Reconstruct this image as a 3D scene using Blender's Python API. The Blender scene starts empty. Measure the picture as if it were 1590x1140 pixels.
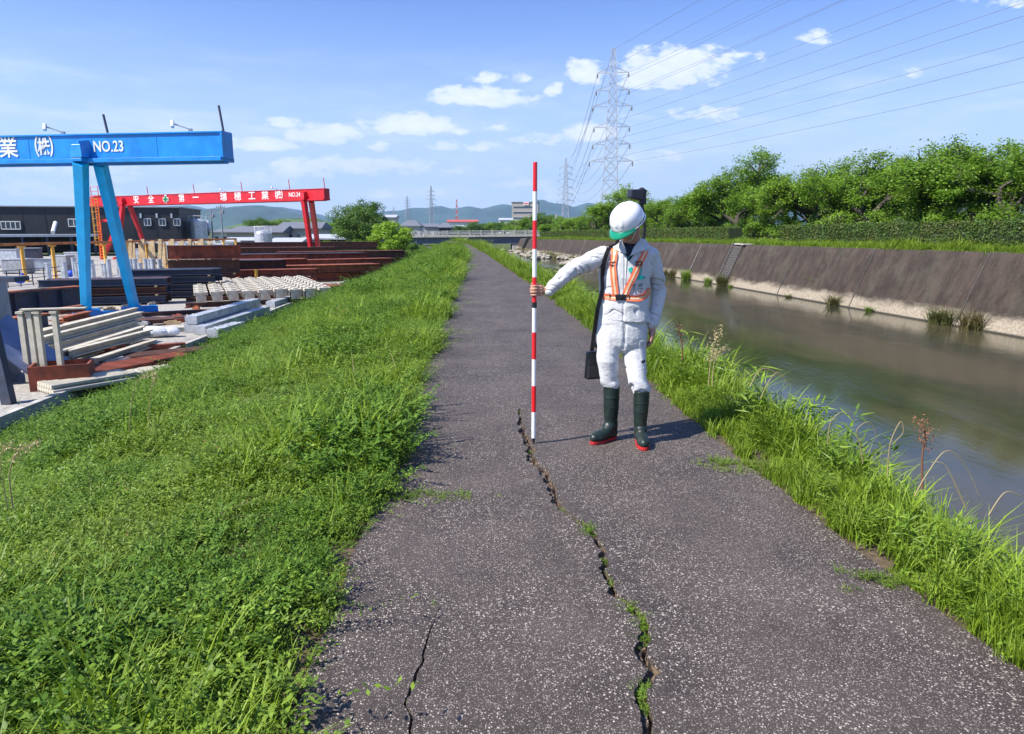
import bpy, bmesh, math, random
import numpy as np
from mathutils import Vector, Matrix, noise
from mathutils.bvhtree import BVHTree
R = math.radians
rng = np.random.default_rng(7)
random.seed(7)
scene = bpy.context.scene
COL = scene.collection

# ---------------------------------------------------------------- camera
FPX, CAMH, PITCH, YAW = 1100.0, 1.566, math.atan(212/1100), R(2.96)
cam_d = bpy.data.cameras.new('camera'); cam = bpy.data.objects.new('camera', cam_d); COL.objects.link(cam)
cam_d.sensor_width = 36; cam_d.lens = 36*FPX/1590; cam_d.clip_start = .05; cam_d.clip_end = 30000
cam.location = (0, 0, CAMH); cam.rotation_euler = (math.pi/2-PITCH, 0, -YAW)
scene.camera = cam
_RM = cam.rotation_euler.to_matrix()
def ray(px, py):
    return _RM @ Vector(((px-795)/FPX, (570-py)/FPX, -1))
O = Vector((0, 0, CAMH))
def G(px, py, z=0.0):
    d = ray(px, py); return O + d*((z-CAMH)/d.z)
def D(px, py, y):
    d = ray(px, py); return O + d*(y/d.y)
def VP(px, py, p0, dr):            # hit with the vertical plane through p0 along dr
    n = Vector((-dr[1], dr[0], 0)); d = ray(px, py)
    return O + d*((Vector(p0)-O).dot(n)/d.dot(n))

# ---------------------------------------------------------------- light
HAZE = 7e-5
SUN_EL, SUN_DIR = R(47), Vector((-.92, -.39, 0)).normalized()
scene.view_settings.view_transform = 'Standard'; scene.view_settings.look = 'None'
scene.view_settings.exposure = 0.8; scene.view_settings.gamma = 1
sun_d = bpy.data.lights.new('sun', 'SUN'); sun = bpy.data.objects.new('sun', sun_d); COL.objects.link(sun)
sun_d.energy = 5.0; sun_d.angle = R(.5); sun_d.color = (1, .95, .86)
sv = SUN_DIR*math.cos(SUN_EL) + Vector((0, 0, math.sin(SUN_EL)))
sun.rotation_euler = sv.to_track_quat('Z', 'Y').to_euler(); sun.location = sv*50

# ---------------------------------------------------------------- world: sky + clouds by direction
def S(r, g, b):
    f = lambda c: (c/255/12.92 if c/255 <= .04045 else ((c/255+.055)/1.055)**2.4)
    return (f(r), f(g), f(b), 1)
world = bpy.data.worlds.new('World'); scene.world = world; world.use_nodes = True
nt = world.node_tree; nt.nodes.clear()
class NT:
    def __init__(s, t): s.t = t
    def n(s, k, **kw):
        x = s.t.nodes.new(k)
        for a, b in kw.items(): setattr(x, a, b)
        return x
    def put(s, sock, v):
        if isinstance(v, (int, float, tuple)): sock.default_value = v
        else: s.t.links.new(v, sock)
    def m(s, op, a, b=0.0, c=0.0, clamp=False):
        x = s.n('ShaderNodeMath', operation=op, use_clamp=clamp)
        for i, v in enumerate((a, b, c)): s.put(x.inputs[i], v)
        return x.outputs[0]
    def mix(s, f, a, b, bt='MIX'):
        x = s.n('ShaderNodeMix', data_type='RGBA', blend_type=bt)
        s.put(x.inputs[0], f); s.put(x.inputs[6], a); s.put(x.inputs[7], b); return x.outputs[2]
    def noise(s, vec, scale, detail=4, rough=.55, dist=0.0):
        x = s.n('ShaderNodeTexNoise'); x.inputs['Scale'].default_value = scale; x.inputs['Detail'].default_value = detail
        x.inputs['Roughness'].default_value = rough; x.inputs['Distortion'].default_value = dist
        if vec is not None: s.put(x.inputs['Vector'], vec)
        return x.outputs['Fac']
    def ramp(s, f, a, b, va=0.0, vb=1.0):
        x = s.n('ShaderNodeMapRange', interpolation_type='SMOOTHSTEP')
        s.put(x.inputs[0], f)
        for i, v in enumerate((a, b, va, vb)): s.put(x.inputs[i+1], v)
        return x.outputs[0]
    def scale(s, vec, v):
        x = s.n('ShaderNodeVectorMath', operation='MULTIPLY'); s.put(x.inputs[0], vec); x.inputs[1].default_value = v; return x.outputs[0]
w = NT(nt)
sky = w.n('ShaderNodeTexSky', sky_type='NISHITA', sun_disc=False, sun_elevation=SUN_EL,
          sun_rotation=math.atan2(SUN_DIR.x, SUN_DIR.y), altitude=20, air_density=1.0, dust_density=.3, ozone_density=3.0)
tc = w.n('ShaderNodeTexCoord')
sep = w.n('ShaderNodeSeparateXYZ'); nt.links.new(tc.outputs['Generated'], sep.inputs[0])
dx, dy_, dz = sep.outputs
ysafe = w.m('MAXIMUM', dy_, .02)
U = w.m('DIVIDE', dx, ysafe); V = w.m('DIVIDE', dz, ysafe)
comb = w.n('ShaderNodeCombineXYZ'); w.put(comb.inputs[0], U); w.put(comb.inputs[1], w.m('MULTIPLY', V, 2.1))
n1 = w.m('SUBTRACT', w.noise(comb.outputs[0], 34, 6, .6), .5)
n2 = w.m('SUBTRACT', w.noise(comb.outputs[0], 9, 4, .6), .5)
# px, py, half width, half height, weight
CL = [(1042,114,84,40,1.0),(1000,128,45,22,.8),(745,154,92,19,.9),(642,197,76,21,1.05),(714,205,16,8,.7),(500,212,66,21,.95),(400,226,66,14,.85),(437,193,30,12,.8),
      (908,114,30,26,.75),(860,138,18,16,.7),(918,208,42,19,.95),(775,122,60,12,.5),(1100,178,70,15,.5),(1268,60,32,18,.62),(1415,114,26,10,.4),(1090,92,90,18,.35),
      (560,262,140,20,.7),(470,268,80,16,.6),(400,282,50,16,.8),(720,228,90,12,.55),(845,218,60,12,.5),(170,270,120,20,.55),(40,290,90,14,.6),(60,262,60,12,.45),
      (590,232,22,10,.5),(718,266,26,9,.6),(640,300,120,14,.4),(810,285,70,12,.4),(330,300,90,16,.5),(1010,245,90,14,.38),(1560,4,60,14,.45),(775,200,28,9,.5),(880,300,80,16,.35),(100,298,100,16,.5)]
acc = None
for (px, py, hw, hh, wt) in CL:
    d = ray(px, py); u0, v0 = d.x/d.y, d.z/d.y
    a = w.m('MULTIPLY', w.m('SUBTRACT', U, u0), FPX/hw*.92)
    bb = w.m('MULTIPLY', w.m('SUBTRACT', V, v0), FPX/hh*.92)
    below = w.m('MULTIPLY', w.m('MINIMUM', bb, 0.0), .55)      # flatter undersides
    bb = w.m('ADD', bb, below)
    r2 = w.m('ADD', w.m('MULTIPLY', a, a), w.m('MULTIPLY', bb, bb))
    v = w.m('MULTIPLY', w.m('SUBTRACT', 1.02, r2), wt)
    acc = v if acc is None else w.m('MAXIMUM', acc, v)
dens = w.m('ADD', acc, w.m('ADD', w.m('MULTIPLY', n1, 2.3), w.m('MULTIPLY', n2, 1.0)))
mask = w.ramp(dens, .08, .62)
# thin veil low in the sky, all round
nv = w.noise(w.scale(tc.outputs['Generated'], (1, 1, 5.0)), 7, 5, .6)
veil = w.m('MULTIPLY', w.ramp(nv, .42, .75), w.m('MULTIPLY', w.ramp(dz, .01, .05), w.ramp(dz, .26, .08)))
front = w.ramp(dy_, .03, .15)
cm = w.m('MAXIMUM', w.m('MULTIPLY', mask, w.m('MULTIPLY', front, .93)), w.m('MULTIPLY', veil, .7))
shade = w.ramp(w.m('ADD', dens, w.m('MULTIPLY', n2, 2.0)), .2, 2.0)
ccol = w.mix(shade, (7.6, 8.3, 10.0, 1), (10.2, 10.3, 10.5, 1))
hz = w.ramp(dz, .32, -.02)
skyc = w.mix(hz, w.mix(1.0, sky.outputs[0], (.92, 1.08, 1.6, 1), 'MULTIPLY'), w.mix(.85, sky.outputs[0], (6.6, 7.9, 10.2, 1)))
fin = w.mix(cm, skyc, ccol)
bg = w.n('ShaderNodeBackground'); w.put(bg.inputs[0], fin); bg.inputs[1].default_value = .073
ow = w.n('ShaderNodeOutputWorld'); nt.links.new(bg.outputs[0], ow.inputs[0])
try: world.cycles.sampling_method = 'MANUAL'; world.cycles.sample_map_resolution = 512
except Exception: pass
cy = scene.cycles
cy.max_bounces = 6; cy.diffuse_bounces = 2; cy.glossy_bounces = 3; cy.transmission_bounces = 4; cy.transparent_max_bounces = 4; cy.volume_bounces = 0
cy.caustics_reflective = False; cy.caustics_refractive = False; cy.use_denoising = True; cy.sample_clamp_indirect = 6

# ---------------------------------------------------------------- helpers
def tag(o, label=None, cat=None, group=None, kind=None):
    for k, v in (('label', label), ('category', cat), ('group', group), ('kind', kind)):
        if v: o[k] = v
    return o
def empty(name, loc=(0, 0, 0), rz=0, label=None, cat=None, group=None):
    o = bpy.data.objects.new(name, None); COL.objects.link(o); o.location = loc; o.rotation_euler = (0, 0, rz)
    return tag(o, label, cat, group)
def link_mesh(name, me, parent=None):
    o = bpy.data.objects.new(name, me); COL.objects.link(o)
    if parent is not None: o.parent = parent
    return o
class MB:
    def __init__(s): s.v = []; s.f = []; s.mi = []; s.cm = 0
    def add(s, vs, fs):
        k = len(s.v); s.v += [tuple(p) for p in vs]
        for f in fs: s.f.append(tuple(i+k for i in f)); s.mi.append(s.cm)
        return s
    BF = [(0,3,2,1),(4,5,6,7),(0,1,5,4),(1,2,6,5),(2,3,7,6),(3,0,4,7)]
    def box(s, c, d, rz=0, tap=1.0):
        x, y, z = d[0]/2, d[1]/2, d[2]/2; cs, sn = math.cos(rz), math.sin(rz); vs = []
        for (a, b, e) in ((-x,-y,-z),(x,-y,-z),(x,y,-z),(-x,y,-z),(-x,-y,z),(x,-y,z),(x,y,z),(-x,y,z)):
            if e > 0: a *= tap; b *= tap
            vs.append((c[0]+a*cs-b*sn, c[1]+a*sn+b*cs, c[2]+e))
        return s.add(vs, s.BF)
    def frame(s, p, q, up=Vector((0, 0, 1))):
        p, q = Vector(p), Vector(q); d = (q-p).normalized()
        if abs(d.dot(up)) > .98: up = Vector((0, 1, 0))
        r = d.cross(up).normalized(); u = r.cross(d); return p, q, r, u
    def bar(s, p, q, w, h=None, w2=None, h2=None, up=Vector((0, 0, 1))):
        h = h or w; w2 = w2 or w; h2 = h2 or h
        p, q, r, u = s.frame(p, q, up)
        vs = [e+r*a*ww/2+u*b*hh/2 for e, ww, hh in ((p, w, h), (q, w2, h2)) for a, b in ((-1,-1),(1,-1),(1,1),(-1,1))]
        return s.add(vs, s.BF)
    def ibeam(s, p, q, h, w, t=.02, tf=.03):          # bottom centre line p-q
        p, q = Vector(p), Vector(q); z = Vector((0, 0, 1))
        s.bar(p+z*tf/2, q+z*tf/2, w, tf); s.bar(p+z*(h-tf/2), q+z*(h-tf/2), w, tf)
        d = (q-p).normalized()*.003
        return s.bar(p+z*h/2+d, q+z*h/2-d, t, h-2*tf)
    def tube(s, pts, rad, n=8, caps=True):
        pts = [Vector(p) for p in pts]; m = len(pts)
        if isinstance(rad, (int, float)): rad = [rad]*m
        vs = []; pr = None
        for i, p in enumerate(pts):
            d = (pts[min(i+1, m-1)]-pts[max(i-1, 0)]).normalized()
            if pr is None: pr = d.orthogonal().normalized()
            pr = (pr-d*pr.dot(d)).normalized(); b = d.cross(pr)
            vs += [p+(pr*math.cos(2*math.pi*k/n)+b*math.sin(2*math.pi*k/n))*rad[i] for k in range(n)]
        fs = [(i*n+k, i*n+(k+1) % n, (i+1)*n+(k+1) % n, (i+1)*n+k) for i in range(m-1) for k in range(n)]
        if caps: fs += [tuple(range(n))[::-1], tuple(range((m-1)*n, m*n))]
        return s.add(vs, fs)
    def lathe(s, c, prof, n=20, rz=0):
        c = Vector(c); m = len(prof)
        vs = [c+Vector((r*math.cos(2*math.pi*k/n), r*math.sin(2*math.pi*k/n), z)) for r, z in prof for k in range(n)]
        fs = [(i*n+k, i*n+(k+1) % n, (i+1)*n+(k+1) % n, (i+1)*n+k) for i in range(m-1) for k in range(n)]
        fs += [tuple(range(n))[::-1], tuple(range((m-1)*n, m*n))]
        return s.add(vs, fs)
    def loft(s, rings, caps=True):
        n = len(rings[0]); m = len(rings); vs = [p for r in rings for p in r]
        fs = [(i*n+k, i*n+(k+1) % n, (i+1)*n+(k+1) % n, (i+1)*n+k) for i in range(m-1) for k in range(n)]
        if caps: fs += [tuple(range(n))[::-1], tuple(range((m-1)*n, m*n))]
        return s.add(vs, fs)
    def ball(s, c, r, sc=(1, 1, 1), M=None, nu=14, nv=9):
        vs = []; c = Vector(c)
        for j in range(nv+1):
            th = math.pi*min(max(j/nv, .001), .999)
            for i in range(nu):
                p = Vector((math.sin(th)*math.cos(2*math.pi*i/nu)*sc[0], math.sin(th)*math.sin(2*math.pi*i/nu)*sc[1], -math.cos(th)*sc[2]))*r
                vs.append(c+(M @ p if M else p))
        fs = [(j*nu+i, j*nu+(i+1) % nu, (j+1)*nu+(i+1) % nu, (j+1)*nu+i) for j in range(nv) for i in range(nu)]
        fs += [tuple(range(nu))[::-1], tuple(range(nv*nu, (nv+1)*nu))]
        return s.add(vs, fs)
    def mesh(s, name, mats, smooth=False):
        me = bpy.data.meshes.new(name); me.from_pydata([tuple(v) for v in s.v], [], s.f)
        mats = mats if isinstance(mats, (list, tuple)) else [mats]
        for m in mats: me.materials.append(m)
        if len(mats) > 1: me.polygons.foreach_set('material_index', s.mi)
        if smooth: me.polygons.foreach_set('use_smooth', [True]*len(me.polygons))
        me.update(); return me
    def build(s, name, mats, parent=None, smooth=False, bevel=0, loc=None):
        o = link_mesh(name, s.mesh(name, mats, smooth), parent)
        if loc is not None:                              # origin at loc for a top-level mesh
            me = o.data; me.transform(Matrix.Translation(-Vector(loc))); o.location = loc
        if bevel:
            b = o.modifiers.new('b', 'BEVEL'); b.width = bevel; b.segments = 2; b.limit_method = 'ANGLE'
        return o
def np_mesh(name, V, F, mats, tint=None, smooth=False):
    """V (n,3), F (m,k) arrays -> mesh, optional per-vertex tint attribute"""
    me = bpy.data.meshes.new(name); n, (m, k) = len(V), F.shape
    me.vertices.add(n); me.vertices.foreach_set('co', np.ascontiguousarray(V, dtype=np.float32).ravel())
    me.loops.add(m*k); me.loops.foreach_set('vertex_index', np.ascontiguousarray(F, dtype=np.int32).ravel())
    me.polygons.add(m); me.polygons.foreach_set('loop_start', np.arange(0, m*k, k, dtype=np.int32))
    me.polygons.foreach_set('loop_total', np.full(m, k, dtype=np.int32))
    if smooth or True: me.polygons.foreach_set('use_smooth', np.full(m, bool(smooth)))
    mats = mats if isinstance(mats, (list, tuple)) else [mats]
    for x in mats: me.materials.append(x)
    me.update(calc_edges=True)
    if tint is not None:
        a = me.attributes.new('tint', 'FLOAT', 'POINT'); a.data.foreach_set('value', np.ascontiguousarray(tint, dtype=np.float32))
    return me

# ---------------------------------------------------------------- materials
def mat(name, col, rough=.6, var=.15, scale=6, bump=0.0, bscale=40, metal=0, dirt=None, dirt_amt=.4, dscale=1.5, spec=.5, coat=0):
    m = bpy.data.materials.new(name); m.use_nodes = True; t = m.node_tree; q = NT(t); b = t.nodes['Principled BSDF']
    col = col if len(col) == 4 else (*col, 1)
    g = q.n('ShaderNodeTexCoord'); vec = g.outputs['Object']
    f = q.noise(vec, scale, 5, .6)
    lo = tuple(c*(1-var) for c in col[:3])+(1,); hi = tuple(min(1, c*(1+var)) for c in col[:3])+(1,)
    c = q.mix(q.ramp(f, .3, .7), lo, hi)
    if dirt:
        dn = q.noise(q.scale(vec, (1, 1, .45)), dscale, 6, .65)
        c = q.mix(q.m('MULTIPLY', q.ramp(dn, .48, .7), dirt_amt), c, dirt if len(dirt) == 4 else (*dirt, 1))
    q.put(b.inputs['Base Color'], c); b.inputs['Roughness'].default_value = rough; b.inputs['Metallic'].default_value = metal
    b.inputs['Specular IOR Level'].default_value = spec
    if coat: b.inputs['Coat Weight'].default_value = coat; b.inputs['Coat Roughness'].default_value = .15
    q.put(b.inputs['Roughness'], q.ramp(f, .2, .8, max(rough-.08, 0), min(rough+.1, 1)))
    if bump:
        bn = q.n('ShaderNodeBump'); bn.inputs['Strength'].default_value = bump; bn.inputs['Distance'].default_value = .02
        q.put(bn.inputs['Height'], q.noise(vec, bscale, 5, .6)); t.links.new(bn.outputs[0], b.inputs['Normal'])
    return m
def leaf_mat(name, c1, c2, c3, trans=.35, patch=.8, rough=.5, spec=.3):
    """c1-c2 by per-leaf tint, c3 patches over the ground / tree"""
    m = bpy.data.materials.new(name); m.use_nodes = True; t = m.node_tree; q = NT(t); t.nodes.remove(t.nodes['Principled BSDF'])
    at = q.n('ShaderNodeAttribute', attribute_name='tint'); oi = q.n('ShaderNodeObjectInfo'); ge = q.n('ShaderNodeNewGeometry')
    f = q.m('ADD', q.m('MULTIPLY', at.outputs['Fac'], .65), q.m('MULTIPLY', oi.outputs['Random'], .35))
    c = q.mix(f, (*c1, 1), (*c2, 1))
    pn = q.ramp(q.noise(ge.outputs['Position'], patch, 4, .6), .42, .68)
    c = q.mix(q.m('MULTIPLY', pn, .7), c, (*c3, 1))
    b = q.n('ShaderNodeBsdfPrincipled'); q.put(b.inputs['Base Color'], c); b.inputs['Roughness'].default_value = rough
    b.inputs['Specular IOR Level'].default_value = spec
    tr = q.n('ShaderNodeBsdfTranslucent'); q.put(tr.inputs[0], q.mix(.5, c, q.mix(1.0, c, (1.25, 1.3, .45, 1), 'MULTIPLY')))
    ms = q.n('ShaderNodeMixShader'); ms.inputs[0].default_value = trans
    t.links.new(b.outputs[0], ms.inputs[1]); t.links.new(tr.outputs[0], ms.inputs[2])
    t.links.new(ms.outputs[0], t.nodes['Material Output'].inputs[0]); return m
M_GRASS = leaf_mat('grass_blade', (.055, .128, .01), (.33, .46, .037), (.19, .27, .022), .3, .9, .5, .3)
M_VETCH = leaf_mat('vetch_leaf', (.045, .108, .011), (.25, .38, .034), (.18, .26, .026), .27, .7, .55, .35)
M_VETCHD = leaf_mat('dark_vetch_leaf', (.03, .085, .01), (.15, .27, .028), (.1, .19, .02), .24, .7, .6, .2)
M_WEED = leaf_mat('weed_leaf', (.05, .118, .011), (.25, .38, .03), (.17, .26, .024), .28, .8, .5, .35)
M_DRY = leaf_mat('dry_stalk', (.38, .3, .15), (.6, .5, .28), (.3, .22, .12), .2)
M_FLOWER = leaf_mat('vetch_flower', (.22, .06, .38), (.42, .14, .5), (.3, .1, .42), .2)
M_RUSTY = leaf_mat('dock_seed', (.2, .08, .05), (.28, .13, .07), (.22, .1, .05), .1)
M_TREE = leaf_mat('tree_leaf', (.085, .185, .02), (.27, .42, .045), (.18, .31, .03), .42, .35, .5, .3)
M_TREED = leaf_mat('dark_tree_leaf', (.045, .11, .018), (.13, .23, .03), (.09, .17, .025), .3, .3, .5)
M_BUSH = leaf_mat('bright_bush_leaf', (.16, .3, .02), (.36, .5, .05), (.25, .4, .04), .4, .8)
M_HEDGE = leaf_mat('hedge_leaf', (.04, .09, .015), (.12, .19, .03), (.12, .12, .03), .2, .9)
M_BARK = mat('bark', (.06, .048, .04), .9, .35, 12, .5, 25)
M_SOIL = mat('soil', (.09, .075, .05), .95, .35, 8, .6, 30)
# ================================================================ terrain
def lerp(x, xs, ys): return float(np.interp(x, xs, ys))
CY = ([-80, 18, 30, 50, 80, 120, 190, 260, 900], [0, 0, -.35, -1.1, -2.6, -6.5, -14, -20, -60])   # levee bends left
def shift(y): return lerp(y, *CY)
def pathL(y): return lerp(y, [-80, 2, 15, 29, 50, 82, 120, 190], [-.66, -.62, -.6, -.58, -.62, -1.4, -6, -14])
def pathR(y): return lerp(y, [-80, 1.5, 3, 5, 12, 18, 29, 50, 82, 120, 190], [2.15, 2.02, 1.92, 1.83, 1.84, 1.7, 1.36, .72, -.62, -4.3, -12.3])
WBX = ([-80, 10, 30, 70, 109, 132, 150, 200, 260, 900], [26.5, 24.6, 23.3, 19.6, 15.6, 13.6, 10.6, 9.8, 5, -30])     # foot of far wall
WTZ = ([-80, 33, 75, 125, 160, 260], [.6, .54, .3, .05, -.4, -.45])
def wallx(y): return lerp(y, *WBX)
def wallz(y): return lerp(y, *WTZ)
WATER = -3.0; WRUN = 1.6
YARD = -2.0
def section(y):
    s = shift(y); wx = wallx(y); wz = wallz(y); L = pathL(y); Rr = pathR(y)
    cut = lerp(y, [96, 112], [0, 1])
    xs = [-6000, -900, -200, -60, -9.4, -8.2, -6.8, -5.2, -4.0, -3.0, -2.0, -1.2, L-.05, L+.25, Rr-.25, Rr+.05, Rr+.35, 2.35+s, 2.75+s, 3.6+s, 5.9+s, wx-6, wx-.5, wx+WRUN*.5, wx+WRUN+.05, wx+WRUN+.23, wx+WRUN+3, wx+WRUN+9, 200, 900, 6000]
    zs = [-2.6, -2.6, -2.5, -2.35, -2.35, -2.3, -1.7, -1.15, -.68, -.36, -.15, -.06, -.015, -.04, -.04, -.015, -.03, -.12, -.4, -1.3, -3.7, -3.9, -3.8, -3.6, wz-.7, wz+.02, wz+.12, wz+.1, -.2, -1.2, -2.6]
    return np.array(xs, float), np.array(zs, float)
def terr(x, y):
    xs, zs = section(y); return float(np.interp(x, xs, zs))
ys = np.concatenate([np.arange(-60, -2, 4), np.arange(-2, 12, .5), np.arange(12, 60, 1.5), np.arange(60, 270, 5), np.array([280, 330, 400, 520, 700, 1000, 1600, 2600, 4500, 8500])])
rows = []
for y in ys:
    xs, zs = section(y)
    fine = np.concatenate([xs] + [np.linspace(xs[i], xs[i+1], 5)[1:-1] for i in range(4, 11)])
    fine.sort(); z = np.interp(fine, xs, zs)
    if y < 90:
        for i, x in enumerate(fine):
            if -8 < x < pathL(y)-.3: z[i] += .09*noise.noise(Vector((x*.9, y*.9, 0)))+.05*noise.noise(Vector((x*3, y*3, 5)))
    rows.append(np.stack([fine, np.full_like(fine, y), z], 1))
nx = len(rows[0]); V = np.concatenate(rows)
ii, jj = np.meshgrid(np.arange(len(ys)-1), np.arange(nx-1), indexing='ij'); a = (ii*nx+jj).ravel()
F = np.stack([a, a+1, a+nx+1, a+nx], 1)
mg = mat('ground_cover', (.05, .075, .02), .95, .4, 2.2, .5, 30, dirt=(.06, .046, .028), dirt_amt=.9, dscale=1.1)
_q = NT(mg.node_tree); _bs = mg.node_tree.nodes['Principled BSDF']; _c = _bs.inputs['Base Color'].links[0].from_socket
_p = _q.n('ShaderNodeNewGeometry').outputs['Position']; _s = _q.n('ShaderNodeSeparateXYZ'); _q.put(_s.inputs[0], _p)
_near = _q.m('MULTIPLY', _q.ramp(_q.m('ABSOLUTE', _s.outputs[0]), 5.5, 3.5), _q.ramp(_s.outputs[1], 60, 40))
_so = _q.mix(_q.ramp(_q.noise(_p, 14, 5, .7), .35, .65), (.04, .028, .018, 1), (.13, .092, .056, 1)); _q.put(_bs.inputs['Base Color'], _q.mix(_near, _c, _so))
ground = link_mesh('ground', np_mesh('ground', V, F, mg, smooth=True)); tag(ground, kind='structure')

# ================================================================ path with cracks
crack_px = [(806,630),(808,655),(812,672),(823,693),(826,716),(846,734),(858,761),(866,789),(890,805),(915,821),(931,848),(940,876),(942,903),(963,930),(993,958),(1004,985),(997,1008),(1011,1045),(999,1077),(995,1104),(1011,1140),(1030,1200)]
cr2_px = [(688,930),(680,952),(665,985),(657,1020),(648,1040),(637,1075),(628,1092),(640,1112),(637,1140),(642,1190)]
def crk(pxs):
    P = sorted([G(*p) for p in pxs], key=lambda p: p.y); return np.array([p.y for p in P]), np.array([p.x for p in P])
c1y, c1x = crk(crack_px); c2y, c2x = crk(cr2_px)
def c1w(y):
    if y > c1y[-1] or y < .9: return 0
    base = lerp(y, [.9, 1.6, 2.0, 2.3, 2.6, 3.2, 3.7, 4.3, 5.0, 5.4, c1y[-1]], [.03, .038, .036, .055, .042, .034, .042, .062, .065, .055, .006])
    return base*(1+.75*noise.noise(Vector((y*14, 3, 0)))+.35*noise.noise(Vector((y*45, 7, 0))))
def c2w(y):
    if y > c2y[-1] or y < .9: return 0
    return .011*(1+.9*noise.noise(Vector((y*22, 9, 0))))*lerp(y, [c2y[-1]-.5, c2y[-1]], [1, .1])
py_ = np.concatenate([np.arange(-40, .8, 2), np.arange(.8, 6.1, .011), np.arange(6.2, 20, .4), np.arange(20, 106, 2)])
vs = []; nr = 0; MI = []
for y in py_:
    L, Rr = pathL(y), pathR(y)
    L += .03*noise.noise(Vector((0, y*2.3, 1))); Rr += .022*noise.noise(Vector((4, y*2.3, 1)))
    if y < 6.1 and y > .7:
        x1 = float(np.interp(y, c1y, c1x))+.03*noise.noise(Vector((y*9, 0, 3)))+.012*noise.noise(Vector((y*40, 0, 3))); w1 = max(c1w(y), 0)
        x2 = float(np.interp(y, c2y, c2x))+.012*noise.noise(Vector((y*12, 2, 3)))+.005*noise.noise(Vector((y*60, 2, 3))); w2 = max(c2w(y), 0)
    else: x1, w1, x2, w2 = (float(c1x[-1]) if y > 3 else float(c1x[0])), 0, (float(c2x[-1]) if y > 3 else float(c2x[0])), 0
    x2 = min(max(x2, L+.2), x1-.2)
    d1 = -.048 if w1 > .012 else (-.02 if w1 > 0 else 0); d2 = -.03 if w2 > .003 else 0
    row = [(L, -.05)]
    def span(a, b, n, up=0, upb=0):
        return [(a+(b-a)*k/n, upb*max(0, 1-(b-(a+(b-a)*k/n))/.12)+up*max(0, 1-((a+(b-a)*k/n)-a)/.12)) for k in range(n+1)]
    lift = .008*min(1, w1/.02)
    dirtz = d1*.45+.012*noise.noise(Vector((y*8, 11, 0)))*(1 if w1 else 0)
    row += span(L+.01, x2-w2/2, 5) + [(x2, d2)] + span(x2+w2/2, x1-w1/2, 8, 0, lift) + [(x1-w1*.4, dirtz), (x1+w1*.1, dirtz*1.05), (x1+w1*.42, d1)] + span(x1+w1/2, Rr-.01, 8, lift) + [(Rr, -.05)]
    for x, z in row: vs.append((x, y, z+.004*noise.noise(Vector((x*2, y*2, 0)))))
    nr = len(row)
V = np.array(vs); nrow = len(py_)
ii, jj = np.meshgrid(np.arange(nrow-1), np.arange(nr-1), indexing='ij'); a = (ii*nr+jj).ravel()
F = np.stack([a, a+1, a+nr+1, a+nr], 1)
# asphalt with exposed stone
ma = bpy.data.materials.new('asphalt'); ma.use_nodes = True; t = ma.node_tree; q = NT(t); b = t.nodes['Principled BSDF']
pos = q.n('ShaderNodeNewGeometry').outputs['Position']
def vor(vec, sc, rand=1.0):
    v = q.n('ShaderNodeTexVoronoi'); v.inputs['Scale'].default_value = sc; v.inputs['Randomness'].default_value = rand; q.put(v.inputs['Vector'], vec); return v
wob = q.n('ShaderNodeVectorMath', operation='ADD'); q.put(wob.inputs[0], pos)
nz = q.n('ShaderNodeTexNoise'); nz.inputs['Scale'].default_value = 70; q.put(nz.inputs['Vector'], pos); sc_ = q.scale(nz.outputs['Color'], (.012, .012, .012)); q.put(wob.inputs[1], sc_)
def stones(sc, thr, r0):
    v = vor(wob.outputs[0], sc); s_ = q.n('ShaderNodeSeparateColor'); t.links.new(v.outputs['Color'], s_.inputs[0])
    rad = q.m('MULTIPLY_ADD', s_.outputs[2], .25, r0)
    on = q.m('MULTIPLY', q.m('GREATER_THAN', s_.outputs[0], thr), q.ramp(v.outputs['Distance'], rad, q.m('SUBTRACT', rad, .1)))
    return on, s_.outputs[1], v.outputs['Distance']
sA, cA, dA = stones(105, .54, .26); sB, cB, dB = stones(210, .5, .3); sC, cC, dC = stones(70, .84, .2)
lowf = q.noise(pos, 1.1, 5, .6); midf = q.noise(pos, 9, 5, .65)
base = q.mix(q.ramp(lowf, .35, .68), (.037, .0278, .0242, 1), (.072, .055, .0475, 1))
base = q.mix(q.m('MULTIPLY', q.ramp(midf, .4, .75), .45), base, (.082, .065, .057, 1))
stc = lambda c_: q.mix(c_, (.17, .14, .115, 1), (.68, .59, .5, 1))
base = q.mix(q.m('MULTIPLY', q.ramp(q.noise(q.scale(pos, (1, .45, 1)), 2.3, 4, .6), .5, .72), .5), base, (.028, .022, .021, 1))
pale_ = q.ramp(q.noise(pos, .8, 5, .7), .56, .74)
base = q.mix(q.m('MULTIPLY', pale_, .4), base, (.13, .105, .09, 1))
wear = q.ramp(q.noise(q.scale(pos, (1, .5, 1)), 1.9, 5, .65), .34, .62, .3, 1.0)
col = q.mix(q.m('MULTIPLY', sB, .6), base, stc(cB)); col = q.mix(q.m('MULTIPLY', sA, wear), col, stc(cA)); col = q.mix(q.m('MULTIPLY', sC, .8), col, stc(cC))
sp = q.n('ShaderNodeSeparateXYZ'); q.put(sp.inputs[0], pos)
# transverse hairlines
lines = None
for yy, wd in ((7.05, .012), (8.1, .02), (9.6, .02), (11.2, .03), (6.2, .008), (3.05, .006)):
    e = q.m('ABSOLUTE', q.m('SUBTRACT', q.m('ADD', sp.outputs[1], q.m('MULTIPLY', q.noise(pos, 3, 3), .1)), yy+.05))
    l = q.ramp(e, wd, wd*.3); lines = l if lines is None else q.m('MAXIMUM', lines, l)
col = q.mix(q.m('MULTIPLY', lines, .5), col, (.025, .022, .022, 1))
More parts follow.
